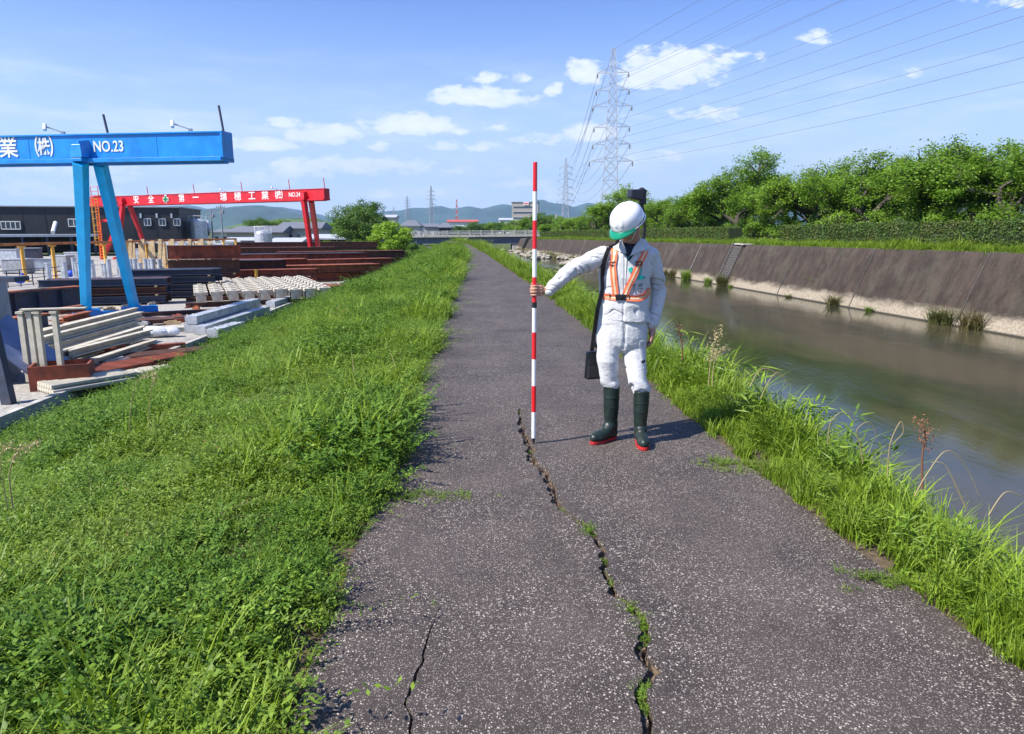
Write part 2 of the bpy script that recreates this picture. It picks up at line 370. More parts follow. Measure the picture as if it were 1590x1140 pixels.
# soil where the surface drops into a crack, dusty verge near the right edge
dirtm = q.ramp(sp.outputs[2], -.012, -.022)
dn = q.noise(pos, 26, 5, .7)
col = q.mix(dirtm, col, q.mix(q.ramp(dn, .42, .6), (.03, .022, .017, 1), (.22, .15, .1, 1)))
q.put(b.inputs['Base Color'], col); b.inputs['Roughness'].default_value = .72; b.inputs['Specular IOR Level'].default_value = .4
h = q.m('ADD', q.m('MULTIPLY', sA, .5), q.m('ADD', q.m('MULTIPLY', sB, .3), q.m('ADD', q.m('MULTIPLY', sC, .6), q.m('MULTIPLY', q.noise(pos, 220, 3, .6), .6))))
bn = q.n('ShaderNodeBump'); bn.inputs['Strength'].default_value = .75; bn.inputs['Distance'].default_value = .006; q.put(bn.inputs['Height'], h); t.links.new(bn.outputs[0], b.inputs['Normal'])
path = link_mesh('path', np_mesh('path', V, F, ma, smooth=False)); tag(path, kind='structure')

# ================================================================ river
mw = bpy.data.materials.new('river_water'); mw.use_nodes = True; t = mw.node_tree; q = NT(t); b = t.nodes['Principled BSDF']
pos = q.n('ShaderNodeNewGeometry').outputs['Position']; sp = q.n('ShaderNodeSeparateXYZ'); q.put(sp.inputs[0], pos)
shoal = q.ramp(q.noise(q.scale(pos, (1, .35, 1)), .22, 5, .6), .42, .62)
q.put(b.inputs['Base Color'], q.mix(shoal, (.032, .037, .022, 1), (.07, .062, .037, 1))); b.inputs['Roughness'].default_value = .06; b.inputs['IOR'].default_value = 1.33
rip = q.noise(q.scale(pos, (1.6, .5, 1)), 3.2, 4, .6, .4); rip2 = q.noise(q.scale(pos, (1, .6, 1)), 14, 3, .6)
calm = q.ramp(q.noise(q.scale(pos, (1, .3, 1)), .3, 3, .6), .4, .62, .25, 1.0)
far = q.ramp(sp.outputs[1], 60, 110, 1.0, 3.0)
bn = q.n('ShaderNodeBump'); bn.inputs['Distance'].default_value = .04; q.put(bn.inputs['Strength'], q.m('MULTIPLY', .22, calm)); q.put(bn.inputs['Height'], q.m('MULTIPLY', far, q.m('ADD', rip, q.m('MULTIPLY', rip2, .35)))); t.links.new(bn.outputs[0], b.inputs['Normal'])
yy = np.array([-60, -20, 0, 20, 40, 60, 80, 100, 120, 140, 160, 185, 210, 260, 400, 700.]); vs = []
for y in yy: vs += [(4.0+shift(y), y, WATER), (wallx(y)+1.0, y, WATER)]
river = link_mesh('river', np_mesh('river', np.array(vs), np.array([(2*i, 2*i+1, 2*i+3, 2*i+2) for i in range(len(yy)-1)]), mw)); tag(river, kind='structure')

# ================================================================ far revetment wall
mwall = bpy.data.materials.new('revetment_concrete'); mwall.use_nodes = True; t = mwall.node_tree; q = NT(t); b = t.nodes['Principled BSDF']
pos = q.n('ShaderNodeNewGeometry').outputs['Position']; sp = q.n('ShaderNodeSeparateXYZ'); q.put(sp.inputs[0], pos)
streak = q.noise(q.scale(pos, (.25, 1.3, .5)), 1.6, 6, .68); blot = q.noise(pos, .55, 5, .6); fine = q.noise(pos, 9, 4, .6)
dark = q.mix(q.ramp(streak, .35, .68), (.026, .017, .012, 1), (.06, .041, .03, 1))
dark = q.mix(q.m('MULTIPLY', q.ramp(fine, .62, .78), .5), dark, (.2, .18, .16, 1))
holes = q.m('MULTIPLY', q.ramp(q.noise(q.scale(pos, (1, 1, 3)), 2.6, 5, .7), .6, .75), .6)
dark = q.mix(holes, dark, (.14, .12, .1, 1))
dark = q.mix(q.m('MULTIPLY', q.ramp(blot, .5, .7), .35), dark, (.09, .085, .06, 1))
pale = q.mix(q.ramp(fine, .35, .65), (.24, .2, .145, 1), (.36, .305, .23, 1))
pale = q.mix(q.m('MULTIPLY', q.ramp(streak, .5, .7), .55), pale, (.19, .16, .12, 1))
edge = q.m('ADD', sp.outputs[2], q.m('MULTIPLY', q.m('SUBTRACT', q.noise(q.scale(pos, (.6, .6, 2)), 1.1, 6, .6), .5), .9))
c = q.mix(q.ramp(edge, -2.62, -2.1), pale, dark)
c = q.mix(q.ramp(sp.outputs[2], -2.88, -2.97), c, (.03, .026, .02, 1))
q.put(b.inputs['Base Color'], c); b.inputs['Roughness'].default_value = .85
bn = q.n('ShaderNodeBump'); bn.inputs['Strength'].default_value = .5; bn.inputs['Distance'].default_value = .03; q.put(bn.inputs['Height'], q.m('ADD', fine, streak)); t.links.new(bn.outputs[0], b.inputs['Normal'])
wy = np.concatenate([np.arange(-50, 30, 10), np.arange(30, 170, 4), [175, 183]]).astype(float); vs = []
STY = 59.3                                            # stair position along the wall
def wprof(y, k):                                       # k 0..1 up the face, slightly dished
    wx, wz = wallx(y), wallz(y); return (wx+WRUN*k, y, -3.6+(wz+3.6)*k + (.05*math.sin(math.pi*k)))
for y in wy:
    vs += [wprof(y, k) for k in (-.05, .15, .3, .45, .6, .75, .9, 1)] + [(wallx(y)+WRUN+.2, y, wallz(y)), (wallx(y)+WRUN+.2, y, wallz(y)-.6)]
F = [(i*10+j, i*10+j+1, (i+1)*10+j+1, (i+1)*10+j) for i in range(len(wy)-1) for j in range(9)]
wallroot = empty('revetment_wall', (wallx(40)+2, 40, -3), 0, 'sloping dark stained concrete river wall with a pale band at the waterline', 'river wall')
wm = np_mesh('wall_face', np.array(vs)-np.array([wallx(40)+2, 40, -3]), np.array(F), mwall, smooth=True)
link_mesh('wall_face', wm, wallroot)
M_CONC = mat('concrete', (.42, .4, .36), .85, .2, 5, .3, 50, dirt=(.16, .14, .11), dirt_amt=.6)
M_CONCD = mat('dark_concrete', (.1, .09, .085), .9, .3, 5, .3, 30)
M_WHITE = mat('white_paint', (.72, .72, .7), .6, .1, 5, dirt=(.35, .33, .3), dirt_amt=.35)
loc0 = Vector((wallx(40)+2, 40, -3))
for i, y in enumerate([24, 33, 41.5, 50, 67, 78, 84, 97, 110, 125, 140]):
    m = MB(); pts = [Vector(wprof(y, k))+Vector((-.02, 0, .03))-loc0 for k in (.12, .3, .5, .7, .85, .99)]
    for p, q2 in zip(pts, pts[1:]): m.bar(p, q2, .035 if i % 3 else .05, .03)
    m.build('joint_strip', M_CONCD if i % 4 else M_CONC, wallroot)
m = MB(); n = 15
for k in range(n):                                    # stair recess running down the face
    a = Vector(wprof(STY, .22+.76*k/n)); m.box((a.x+.05, STY, a.z+.06), (.3, 1.5, .17))
st = m.build('steps', M_CONCD, None); tag(st); st.parent = wallroot; st.location = -loc0
m = MB()
for s_ in (-1, 1):
    p, q2 = Vector(wprof(STY+s_*.86, .18)), Vector(wprof(STY+s_*.86, 1.0)); m.bar(p+Vector((0, 0, .12)), q2+Vector((0, 0, .12)), .16, .3)
o = m.build('stair_cheek', M_CONCD, wallroot); o.location = -loc0
m = MB(); m.box((wallx(STY)+WRUN+.5, STY, wallz(STY)+.05), (1.3, 2.6, .12)); o = m.build('landing_slab', M_CONC, wallroot, bevel=.02); o.location = -loc0

# ================================================================ vegetation sources
def blades(n, rad, hmin, hmax, wd, bend, mat_, seed, seg=4, lean=.5):
    r = np.random.default_rng(seed)
    a = r.uniform(0, 2*np.pi, n); d = rad*np.sqrt(r.uniform(0, 1, n)); hgt = r.uniform(hmin, hmax, n)*(1-.3*d/rad)
    da = r.uniform(0, 2*np.pi, n); bd = bend*r.uniform(.2, 1, n)*hgt; ln = lean*r.uniform(0, 1, n)*hgt*.5
    base = np.stack([d*np.cos(a), d*np.sin(a), np.full(n, -.02)], 1); dr = np.stack([np.cos(da), np.sin(da)], 1)
    sd = np.stack([-np.sin(da), np.cos(da)], 1); ww = wd*r.uniform(.6, 1.3, n)
    V = np.zeros((n, (seg+1)*2, 3)); 
    for k in range(seg+1):
        f = k/seg; off = ln*f+bd*f**2.2; z = hgt*(f-.22*bend*f**3); c = base.copy(); c[:, :2] += dr*off[:, None]; c[:, 2] += z
        wk = ww*(1-f**1.6)*(.7+.6*min(f*3, 1))+.0004
        V[:, 2*k, :] = c; V[:, 2*k+1, :] = c; V[:, 2*k, :2] -= sd*wk[:, None]/2; V[:, 2*k+1, :2] += sd*wk[:, None]/2
    Vn = (seg+1)*2
    F = np.array([[2*k, 2*k+1, 2*k+3, 2*k+2] for k in range(seg)]); F = (F[None]+np.arange(n)[:, None, None]*Vn).reshape(-1, 4)
    return V.reshape(-1, 3), F, np.repeat(r.uniform(0, 1, n), Vn)
def leaf_quads(P, N, L, W, T, r):
    """rhombic leaves at P pointing along T, normal ~N"""
    T = T/np.linalg.norm(T, axis=1, keepdims=True); B = np.cross(N, T); B /= np.linalg.norm(B, axis=1, keepdims=True)+1e-9; Nn = np.cross(T, B)
    L = np.asarray(L)[:, None] if np.ndim(L) else L; W = np.asarray(W)[:, None] if np.ndim(W) else W
    V = np.stack([P, P+T*L*.5+B*W*.5-Nn*W*.12, P+T*L-Nn*L*.1, P+T*L*.5-B*W*.5-Nn*W*.12], 1)
    n = len(P); F = np.arange(4*n).reshape(n, 4); return V.reshape(-1, 3), F, np.repeat(r.uniform(0, 1, n), 4)
def stem_plant(n, rad, h, nleaf, L, W, seed, spread=.5, droop=.3, pinn=False):
    r = np.random.default_rng(seed); out = []; TU = []
    for i in range(n):
        a = r.uniform(0, 6.283); d = rad*math.sqrt(r.uniform()); b0 = np.array([d*math.cos(a), d*math.sin(a), 0]); hh = h*r.uniform(.6, 1.1)
        dr = r.normal(0, spread, 2); k = np.linspace(.12, 1, nleaf)
        st = b0+np.stack([dr[0]*hh*k**1.3, dr[1]*hh*k**1.3, hh*k*(1-.25*spread*k)], 1)
        rep = 2 if pinn else 1
        P = np.repeat(st, rep, 0); m = len(P); an = (np.arange(m)*2.4 if not pinn else np.tile([0, np.pi], nleaf)+r.uniform(0, 6)*np.ones(m)+np.repeat(r.normal(0, .5, nleaf), 2)) + r.normal(0, .3, m)
        up = r.uniform(-droop, .9, m)
        T = np.stack([np.cos(an), np.sin(an), up], 1); N = np.stack([r.normal(0, .35, m), r.normal(0, .35, m), np.ones(m)], 1)
        out.append((P, N, L*r.uniform(.55, 1.2, m), W*r.uniform(.7, 1.2, m), T))
    P, N, LL, WW, T = [np.concatenate([o[i] for o in out]) for i in range(5)]
    return leaf_quads(P, N, LL, WW, T, r)
def join(parts):
    Vs, Fs, Ts, k = [], [], [], 0; MIs = []
    for i, (V, F, T, mi) in enumerate(parts):
        Vs.append(V); Fs.append(F+k); Ts.append(T); MIs.append(np.full(len(F), mi)); k += len(V)
    return np.concatenate(Vs), np.concatenate(Fs), np.concatenate(Ts), np.concatenate(MIs)
def source(name, parts, mats):
    V, F, T, MI = join([(*p[0], p[1]) for p in parts]); me = np_mesh(name, V, F, mats, T); me.polygons.foreach_set('material_index', MI.astype(np.int32))
    return bpy.data.objects.new(name, me)
SRC = {}
SRC['g1'] = source('grass_tuft', [(blades(56, .1, .06, .17, .005, .7, 0, 1), 0)], [M_GRASS])
SRC['g2'] = source('grass_tuft', [(blades(44, .09, .1, .28, .006, .9, 0, 2), 0)], [M_GRASS])
SRC['g4'] = source('grass_tuft', [(blades(44, .09, .16, .36, .0075, .6, 0, 2, 4, .35), 0)], [M_GRASS])
SRC['v1'] = source('vetch', [(stem_plant(19, .11, .15, 15, .017, .007, 3, .75, .5, True), 0), (blades(8, .1, .06, .15, .004, .8, 0, 31), 1)], [M_VETCH, M_GRASS])
SRC['v2'] = source('vetch', [(stem_plant(22, .12, .11, 12, .02, .01, 4, .8, .5, True), 0), (blades(6, .1, .05, .13, .004, .8, 0, 32), 1)], [M_VETCH, M_GRASS])
SRC['v3'] = source('dark_vetch', [(stem_plant(18, .12, .16, 12, .022, .011, 44, .7, .5, True), 0), (blades(14, .1, .08, .22, .005, .8, 0, 45), 1)], [M_VETCHD, M_GRASS])
SRC['w1'] = source('weed', [(stem_plant(9, .09, .18, 16, .032, .011, 5, .36, .3), 0), (blades(10, .1, .12, .26, .006, .8, 0, 33), 1)], [M_WEED, M_GRASS])
SRC['w2'] = source('weed', [(stem_plant(6, .07, .1, 7, .036, .02, 6, .7, .1), 0)], [M_WEED])
SRC['s1'] = source('tall_weed', [(stem_plant(4, .08, .36, 30, .085, .013, 7, .2, .3), 0), (blades(14, .1, .12, .36, .007, .7, 0, 34), 1)], [M_WEED, M_GRASS])
SRC['g3'] = source('long_grass', [(blades(36, .09, .26, .46, .009, .75, 0, 8, 6, .35), 0)], [M_GRASS])
SRC['d1'] = source('dead_stalk', [(blades(5, .05, .25, .55, .004, 1.9, 0, 9, 8), 0)], [M_DRY])
fl = stem_plant(1, .01, .2, 3, .02, .008, 10, .3); flw = stem_plant(1, .004, .06, 18, .017, .008, 11, .1, .2)
flw = (flw[0]+np.array([0, 0, .17]), flw[1], flw[2])
SRC['f1'] = source('vetch_flower', [(fl, 0), (blades(1, .003, .19, .2, .003, .1, 0, 12), 0), (flw, 1)], [M_VETCH, M_FLOWER])
SRC['r1'] = source('rusty_sprig', [(stem_plant(3, .05, .14, 9, .022, .01, 41, .7, .4), 0)], [M_RUSTY])
def scatter(name, items, label=None):
    """items: list of (key, x, y, z, rotz, scale, tilt)"""
    keys = sorted({i[0] for i in items}); n = len(items)
    me = bpy.data.meshes.new(name); me.vertices.add(n)
    me.vertices.foreach_set('co', np.array([i[1:4] for i in items], dtype=np.float32).ravel())
    rot = np.array([(i[6]*math.cos(i[4]*3), i[6]*math.sin(i[4]*3), i[4]) for i in items], dtype=np.float32)
    a = me.attributes.new('rot', 'FLOAT_VECTOR', 'POINT'); a.data.foreach_set('vector', rot.ravel())
    a = me.attributes.new('scl', 'FLOAT', 'POINT'); a.data.foreach_set('value', np.array([i[5] for i in items], dtype=np.float32))
    a = me.attributes.new('idx', 'INT', 'POINT'); a.data.foreach_set('value', np.array([keys.index(i[0]) for i in items], dtype=np.int32))
    me.update(); o = link_mesh(name, me); tag(o, kind='stuff', label=label)
    ng = bpy.data.node_groups.new(name, 'GeometryNodeTree'); ng.interface.new_socket('Geometry', in_out='INPUT', socket_type='NodeSocketGeometry'); ng.interface.new_socket('Geometry', in_out='OUTPUT', socket_type='NodeSocketGeometry')
    N = ng.nodes; Lk = ng.links; gi = N.new('NodeGroupInput'); go = N.new('NodeGroupOutput'); jn = N.new('GeometryNodeJoinGeometry')
    def attr(nm, ty):
        x = N.new('GeometryNodeInputNamedAttribute'); x.data_type = ty; x.inputs['Name'].default_value = nm; return x.outputs[0]
    ra, sa, ia = attr('rot', 'FLOAT_VECTOR'), attr('scl', 'FLOAT'), attr('idx', 'INT')
    er = N.new('FunctionNodeEulerToRotation'); Lk.new(ra, er.inputs[0])
    for k, key in enumerate(keys):
        oi = N.new('GeometryNodeObjectInfo'); oi.inputs['Object'].default_value = SRC[key]; oi.inputs['As Instance'].default_value = False
        cp = N.new('FunctionNodeCompare'); cp.data_type = 'INT'; cp.operation = 'EQUAL'; Lk.new(ia, cp.inputs[2]); cp.inputs[3].default_value = k
        ip = N.new('GeometryNodeInstanceOnPoints'); Lk.new(gi.outputs[0], ip.inputs['Points']); Lk.new(cp.outputs[0], ip.inputs['Selection']); Lk.new(oi.outputs['Geometry'], ip.inputs['Instance'])
        Lk.new(er.outputs[0], ip.inputs['Rotation']); Lk.new(sa, ip.inputs['Scale']); Lk.new(ip.outputs[0], jn.inputs[0])
    Lk.new(jn.outputs[0], go.inputs[0])
    md = o.modifiers.new('scatter', 'NODES'); md.node_group = ng
    for i in range(len(me.materials), 0): pass
    return o
def pick(r, table):
    x = r.uniform(); c = 0
    for k, p in table:
        c += p
        if x < c: return k
    return table[-1][0]
T_L = [('v1', .33), ('v2', .26), ('g1', .18), ('g2', .07), ('w1', .1), ('w2', .035), ('d1', .02), ('r1', .02), ('f1', .045)]
T_R = [('g4', .4), ('g3', .24), ('g1', .16), ('s1', .07), ('w1', .1), ('w2', .03), ('d1', .01)]
itL, itR = [], []
def fill(lst, table, x0f, x1f, y0, y1, dens, sc, zf=terr, hfac=None):
    area = 0; y = y0
    while y < y1:
        x0, x1 = x0f(y), x1f(y); st = .25 if y < 12 else 1.0
        st = min(st, y1-y+1e-3)
        n = (x1-x0)*st*dens; n = int(n)+(rng.uniform() < n % 1)
        for _ in range(n):
            x, yy_ = rng.uniform(x0, x1), y+rng.uniform(0, st)
            if sc < 1.2 and noise.noise(Vector((x*2.1, yy_*2.1, 9))) < -.28 and rng.uniform() < .75: continue
            k = pick(rng, table); pn = noise.noise(Vector((x*.7, yy_*.7, 2)))
            if table is T_L and pn > .15 and k in ('v2', 'v1') and rng.uniform() < .6: k = 'g1' if rng.uniform() < .6 else 'g2'
            if table is T_L and k != 'f1':
                if x < -4.9 and yy_ > 4 and rng.uniform() < .55: k = 'v3'
                elif noise.noise(Vector((x*.75, yy_*.5, 20))) > .1 and rng.uniform() < .5: k = 'v3'
            s = sc*rng.uniform(.6, 1.4)*(1+.75*pn+.45*noise.noise(Vector((x*2.3, yy_*2.3, 6))))
            if hfac: s *= hfac(x, yy_)
            if k == 'd1': s *= .5
            if k == 'f1': s = max(s, 1.15*sc)
            if k[0] == 'w': s = min(s, .95*sc)
            lst.append((k, x, yy_, zf(x, yy_), rng.uniform(0, 6.283), s, rng.uniform(0, .3)))
        y += st
# left embankment
eL = lambda y: pathL(y)+.02+.06*noise.noise(Vector((0, y*2.5, 8)))+.05*noise.noise(Vector((0, y*8, 8)))
low = lambda x, y: min(1.25, .75+(eL(y)-x)*2.4) if x > -1.2 else 1.1
vis = lambda y: max(-9.0, -.82*y-.9)
fill(itL, T_L, vis, eL, 1.0, 4.5, 230, .95, hfac=low)
fill(itL, T_L, lambda y: -9, lambda y: vis(y), -2, 9, 22, 1.6)
fill(itL, T_L, lambda y: -6, eL, -2, 1.0, 60, 1.1)
fill(itL, T_L, vis, eL, 4.5, 10, 150, 1.08, hfac=low)
fill(itL, T_L, lambda y: -9.0, eL, 10, 22, 62, 1.35, hfac=low)
fill(itL, T_L, lambda y: -9.05, eL, 22, 50, 22, 1.9, hfac=low)
fill(itL, T_L, lambda y: -9.2, lambda y: pathL(y)-.15, 50, 96, 12, 2.0)
fill(itL, T_L, lambda y: -30, lambda y: pathL(y)-.2, 96, 185, 4.0, 2.0)
fill(itL, [('g4', .6), ('g2', .3), ('w1', .1)], lambda y: pathL(y)-.7, lambda y: pathL(y)-.05, 1.2, 16, 22, .85)
fill(itL, [('g4', .75), ('g2', .25)], lambda y: max(-8.8, -.8*y-.9), lambda y: pathL(y)-.5, 2, 14, 5, .9)
# left verge at the path's very edge: thin
fill(itL, [('g1', .7), ('v2', .3)], lambda y: pathL(y)-.12, lambda y: pathL(y)+.05, 1, 12, 60, .45)
# right verge
cR = lambda y: 3.0+shift(y)
fill(itR, T_R, lambda y: pathR(y)-.01, cR, 1.5, 7, 210, .95, hfac=lambda x, y: min(1.2, .55+(x-pathR(y))*1.1))
fill(itR, T_R, lambda y: pathR(y)-.01, cR, 7, 20, 100, 1.15, hfac=lambda x, y: min(1.15, .5+(x-pathR(y))*1.2))
fill(itR, T_R, lambda y: pathR(y)+.03, lambda y: cR(y)+.5, 20, 50, 34, 1.5, hfac=lambda x, y: min(1.1, .5+(x-pathR(y))*1.0))
fill(itR, T_R, pathR, lambda y: cR(y)+1.5, 50, 110, 10, 2.2)
fill(itR, T_R, pathR, lambda y: cR(y)+3, 110, 185, 5, 1.8)
fill(itR, [('g1', .8), ('w2', .2)], lambda y: pathR(y)-.05, lambda y: pathR(y)+.12, 1.5, 14, 45, .42)
fill(itR, T_R, pathR, cR, -2, 1.5, 60, 1.1)
# the river-side slope under it, and the grass strip above the far wall
fill(itR, T_R, lambda y: cR(y), lambda y: cR(y)+2.4, 0, 60, 9, 1.6)
itF = []
fill(itF, [('g2', .6), ('w1', .4)], lambda y: wallx(y)+WRUN+.08, lambda y: wallx(y)+WRUN+2.2, 20, 150, 16, 2.2)
fill(itF, [('g2', .6), ('w1', .4)], lambda y: wallx(y)+WRUN+3.4, lambda y: wallx(y)+WRUN+10, 25, 160, 1.2, 2.6)
# weeds creeping onto the asphalt
for (px, py, n, rx) in ((650, 770, 46, .22), (620, 765, 20, .12), (1150, 722, 34, .13), (1390, 905, 34, .12), (1130, 722, 8, .1)):
    p = G(px, py)
    for _ in range(n): itL.append((pick(rng, [('v2', .5), ('g1', .5)]), p.x+rng.normal(0, rx), p.y+rng.normal(0, .06), -.012, rng.uniform(0, 6), .34*rng.uniform(.5, 1.2), .3))
grass_left = scatter('meadow_grass', itL, 'green vetch and grass covering the embankment left of the path')
grass_right = scatter('verge_grass', itR, 'long green grass and weeds between the path and the river')
grass_far = scatter('bank_grass', itF, 'bright grass strip on top of the far river wall')
# crack weeds: rooted in the crack
itc = []
for (px, py, n, s) in ((806,640,5,.42),(808,660,3,.3),(826,700,4,.35),(868,794,5,.32),(915,822,12,.5),(938,868,6,.36),(941,885,4,.3),(944,900,5,.3),(966,938,7,.4),(974,946,6,.4),(998,958,6,.36),(1003,975,7,.4),(1001,992,6,.36),(999,1066,8,.34),(997,1080,7,.34),(1000,1094,4,.28),(686,936,4,.25),(629,1090,6,.25),(633,1076,3,.22),(640,1108,2,.2)):
    p = G(px, py)
    for _ in range(max(2, int(n*.7))): itc.append((pick(rng, [('v2', .75), ('w2', .25)]), p.x+rng.normal(0, .014), p.y+rng.normal(0, .022), -.018, rng.uniform(0, 6), s*rng.uniform(.4, 1)*.85, .3))
scatter('crack_weeds', itc, 'small green weeds growing out of the crack in the asphalt')
print('instances', len(itL), len(itR), len(itF))
# arching dead stalks and single tall grasses (countable)
def stalk(pts, rad, seed, head=0, mt=None, label='', name='dry_stalk', headr=.008, grp=None):
    m = MB(); pts = [Vector(p) for p in pts]; b0 = pts[0]
    P = []
    for i in range(len(pts)-1):
        for k in range(6): 
            f = k/6; p0 = pts[max(i-1, 0)]; p1 = pts[i]; p2 = pts[i+1]; p3 = pts[min(i+2, len(pts)-1)]
            P.append(.5*((2*p1)+(p2-p0)*f+(2*p0-5*p1+4*p2-p3)*f*f+(3*p1-p0-3*p2+p3)*f**3))
    P.append(pts[-1]); n = len(P)
    root = empty(name, b0, 0, label, 'plant', grp)
    m.tube([p-b0 for p in P], [rad*(1-.6*i/n) for i in range(n)], 5); m.build('stem', mt or M_DRY, root)
    if head:
        r = np.random.default_rng(seed); k = int(n*(1-head)); Q = np.array([tuple(P[j]-b0) for j in range(k, n)])
        Q = np.repeat(Q, 14, 0)+r.normal(0, headr, (len(Q)*14, 3)); T = r.normal(0, 1, Q.shape)+np.array([0, 0, .8])
        V_, F_, T_ = leaf_quads(Q, r.normal(0, 1, Q.shape), .02, .006, T, r); link_mesh('seed_head', np_mesh('seed_head', V_, F_, mt or M_DRY, T_), root)
    return root
def pl(pix, y, dz=0): return [D(px, py, y) for px, py in pix]
stalk(pl([(20,790),(15,735),(30,700),(58,688)], 3.6), .004, 1, .5, label='pale drooping grass stalk at the left edge of the photo', grp='pale seeding grasses', headr=.015)
stalk(pl([(12,790),(4,745),(2,705),(18,690)], 3.7), .003, 2, .3, label='second pale grass stalk curving at the left edge of the photo', grp='pale seeding grasses', headr=.015)
stalk(pl([(200,680),(204,625),(215,590),(240,580)], 6.2), .004, 3, .3, label='tall pale grass stalk bending right below the yard kerb', grp='pale seeding grasses', headr=.015)
stalk(pl([(232,680),(232,630),(236,600),(242,583)], 6.2), .004, 4, .3, label='tall straight pale grass stalk below the yard kerb', grp='pale seeding grasses', headr=.015)
for i, (pix, y, lb) in enumerate([
    ([(1378,740),(1382,690),(1398,655),(1402,672),(1385,690)], 3.45, 'looped dry stalk beside the river, tallest of the arches'),
    ([(1420,770),(1440,735),(1470,700),(1500,725),(1520,770)], 3.2, 'dry arching stalk above the grass at the river edge on the right'),
    ([(1340,720),(1335,690),(1330,668),(1350,655),(1362,680)], 3.6, 'dry arching stalk left of the tall looped one'),
    ([(1180,620),(1195,590),(1210,578),(1225,600)], 4.6, 'dry arching stalk behind the pale plume grass'),
    ([(1165,600),(1175,580),(1190,572),(1215,586)], 4.7, 'low dry arch of stalk near the pale plume grass'),
    ([(1535,800),(1560,765),(1585,770)], 2.9, 'dry stalk leaning over at the right edge of the photo'),
    ([(1285,690),(1290,655),(1310,640),(1330,655)], 3.9, 'thin dry arch between the tall weeds by the river'),
    ([(1500,790),(1480,745),(1465,720),(1445,718)], 3.05, 'dry stalk bent to the left in the riverside weeds')]):
    stalk(pl(pix, y), .0035, 20+i, 0, label=lb, grp='dead stalks along the river edge')
stalk(pl([(1100,600),(1103,565),(1108,540),(1116,515)], 4.7), .004, 30, .62, label='pale plume grass standing beside the river right of the man', name='plume_grass', headr=.02)
stalk(pl([(1106,600),(1108,570),(1114,550),(1128,542)], 4.75), .004, 31, .5, label='shorter pale plume leaning right behind the tall plume', name='plume_grass', headr=.014)
stalk(pl([(1432,760),(1432,710),(1436,680),(1432,655)], 3.3), .006, 32, .5, M_RUSTY, label='reddish brown dock seed head above the riverside weeds', name='dock_plant', headr=.02)
stalk(pl([(1060,560),(1058,530),(1052,505)], 5.2), .006, 33, .5, M_RUSTY, label='small brown seed head beside the river right of the hand', name='dock_plant', headr=.016)
# ================================================================ yard
mgr = mat('yard_gravel', (.34, .32, .29), .95, .3, 9, .6, 60, dirt=(.15, .135, .12), dirt_amt=.75, dscale=.5)
mgr_y = MB(); 
yv = []
ysy = [4, 10, 20, 30, 45, 60, 75, 90, 104]
for y in ysy: yv += [(-9.2 if y < 92 else -11.5, y, YARD), (-30, y, YARD), (-150, y, YARD)]
yard = link_mesh('yard', np_mesh('yard', np.array(yv, float), np.array([(i*3+j, i*3+j+1, i*3+j+4, i*3+j+3)[::-1] for i in range(len(ysy)-1) for j in (0, 1)]), mgr)); tag(yard, kind='structure')
m = MB(); m.box((0, 42, 0), (.16, 92, .55)); tag(m.build('yard_kerb', M_CONC, bevel=.01, loc=(0, 42, 0)), 'long low concrete kerb between the steel yard and the grass embankment', 'kerb')
bpy.data.objects['yard_kerb'].location = (-9.15, 48, YARD-.2)
# paints
P_BLUE = mat('blue_paint', (.008, .24, .66), .35, .12, 2, dirt=(.01, .1, .3), dirt_amt=.35, dscale=1)
P_BLUE_LIT = mat('sunlit_blue_paint', (.005, .47, .95), .35, .1, 2, dirt=(.01, .28, .6), dirt_amt=.3, dscale=1)  # crane blue again, with the sunlight on the legs put into the colour
P_RED = mat('red_paint', (.52, .008, .018), .4, .15, 2, dirt=(.2, .02, .02), dirt_amt=.4, dscale=1)
P_ORNG = mat('orange_paint', (.8, .17, .02), .5, .15, 3)
P_RUST = mat('rusted_steel', (.22, .052, .027), .8, .4, 3, .2, 30, dirt=(.05, .02, .015), dirt_amt=.7, dscale=1.2)
P_RUSTB = mat('bright_rust', (.3, .085, .035), .8, .35, 3, .2, 30, dirt=(.12, .035, .02), dirt_amt=.7, dscale=1.2)
P_RUSTD = mat('dark_rust', (.085, .033, .022), .8, .4, 3, .2, 30, dirt=(.03, .02, .02), dirt_amt=.6)
P_STEEL = mat('dark_blue_steel', (.036, .047, .08), .6, .3, 3, dirt=(.09, .04, .03), dirt_amt=.5)
P_GREY = mat('grey_steel', (.3, .31, .33), .5, .2, 4, dirt=(.15, .13, .12), dirt_amt=.5)
P_YEL = mat('yellow_paint', (.75, .4, .05), .55, .15, 3, dirt=(.35, .15, .04), dirt_amt=.5)
P_BLK = mat('black_plastic', (.012, .012, .014), .45, .2, 10)
P_WOOD = mat('pale_timber', (.5, .36, .2), .8, .25, 4, dirt=(.28, .19, .1), dirt_amt=.5)
P_CREAM = mat('weathered_pale_steel', (.5, .46, .37), .8, .2, 4, dirt=(.26, .15, .08), dirt_amt=.6, dscale=2)
M_GLASS = bpy.data.materials.new('window_glass'); M_GLASS.use_nodes = True
_b = M_GLASS.node_tree.nodes['Principled BSDF']; _b.inputs['Base Color'].default_value = (.05, .07, .09, 1); _b.inputs['Roughness'].default_value = .08
M_CLAD = mat('dark_cladding', (.013, .014, .02), .55, .2, 2, dirt=(.03, .032, .04), dirt_amt=.4)
M_GALV = mat('galvanised_metal', (.5, .52, .55), .4, .2, 3, metal=.4)

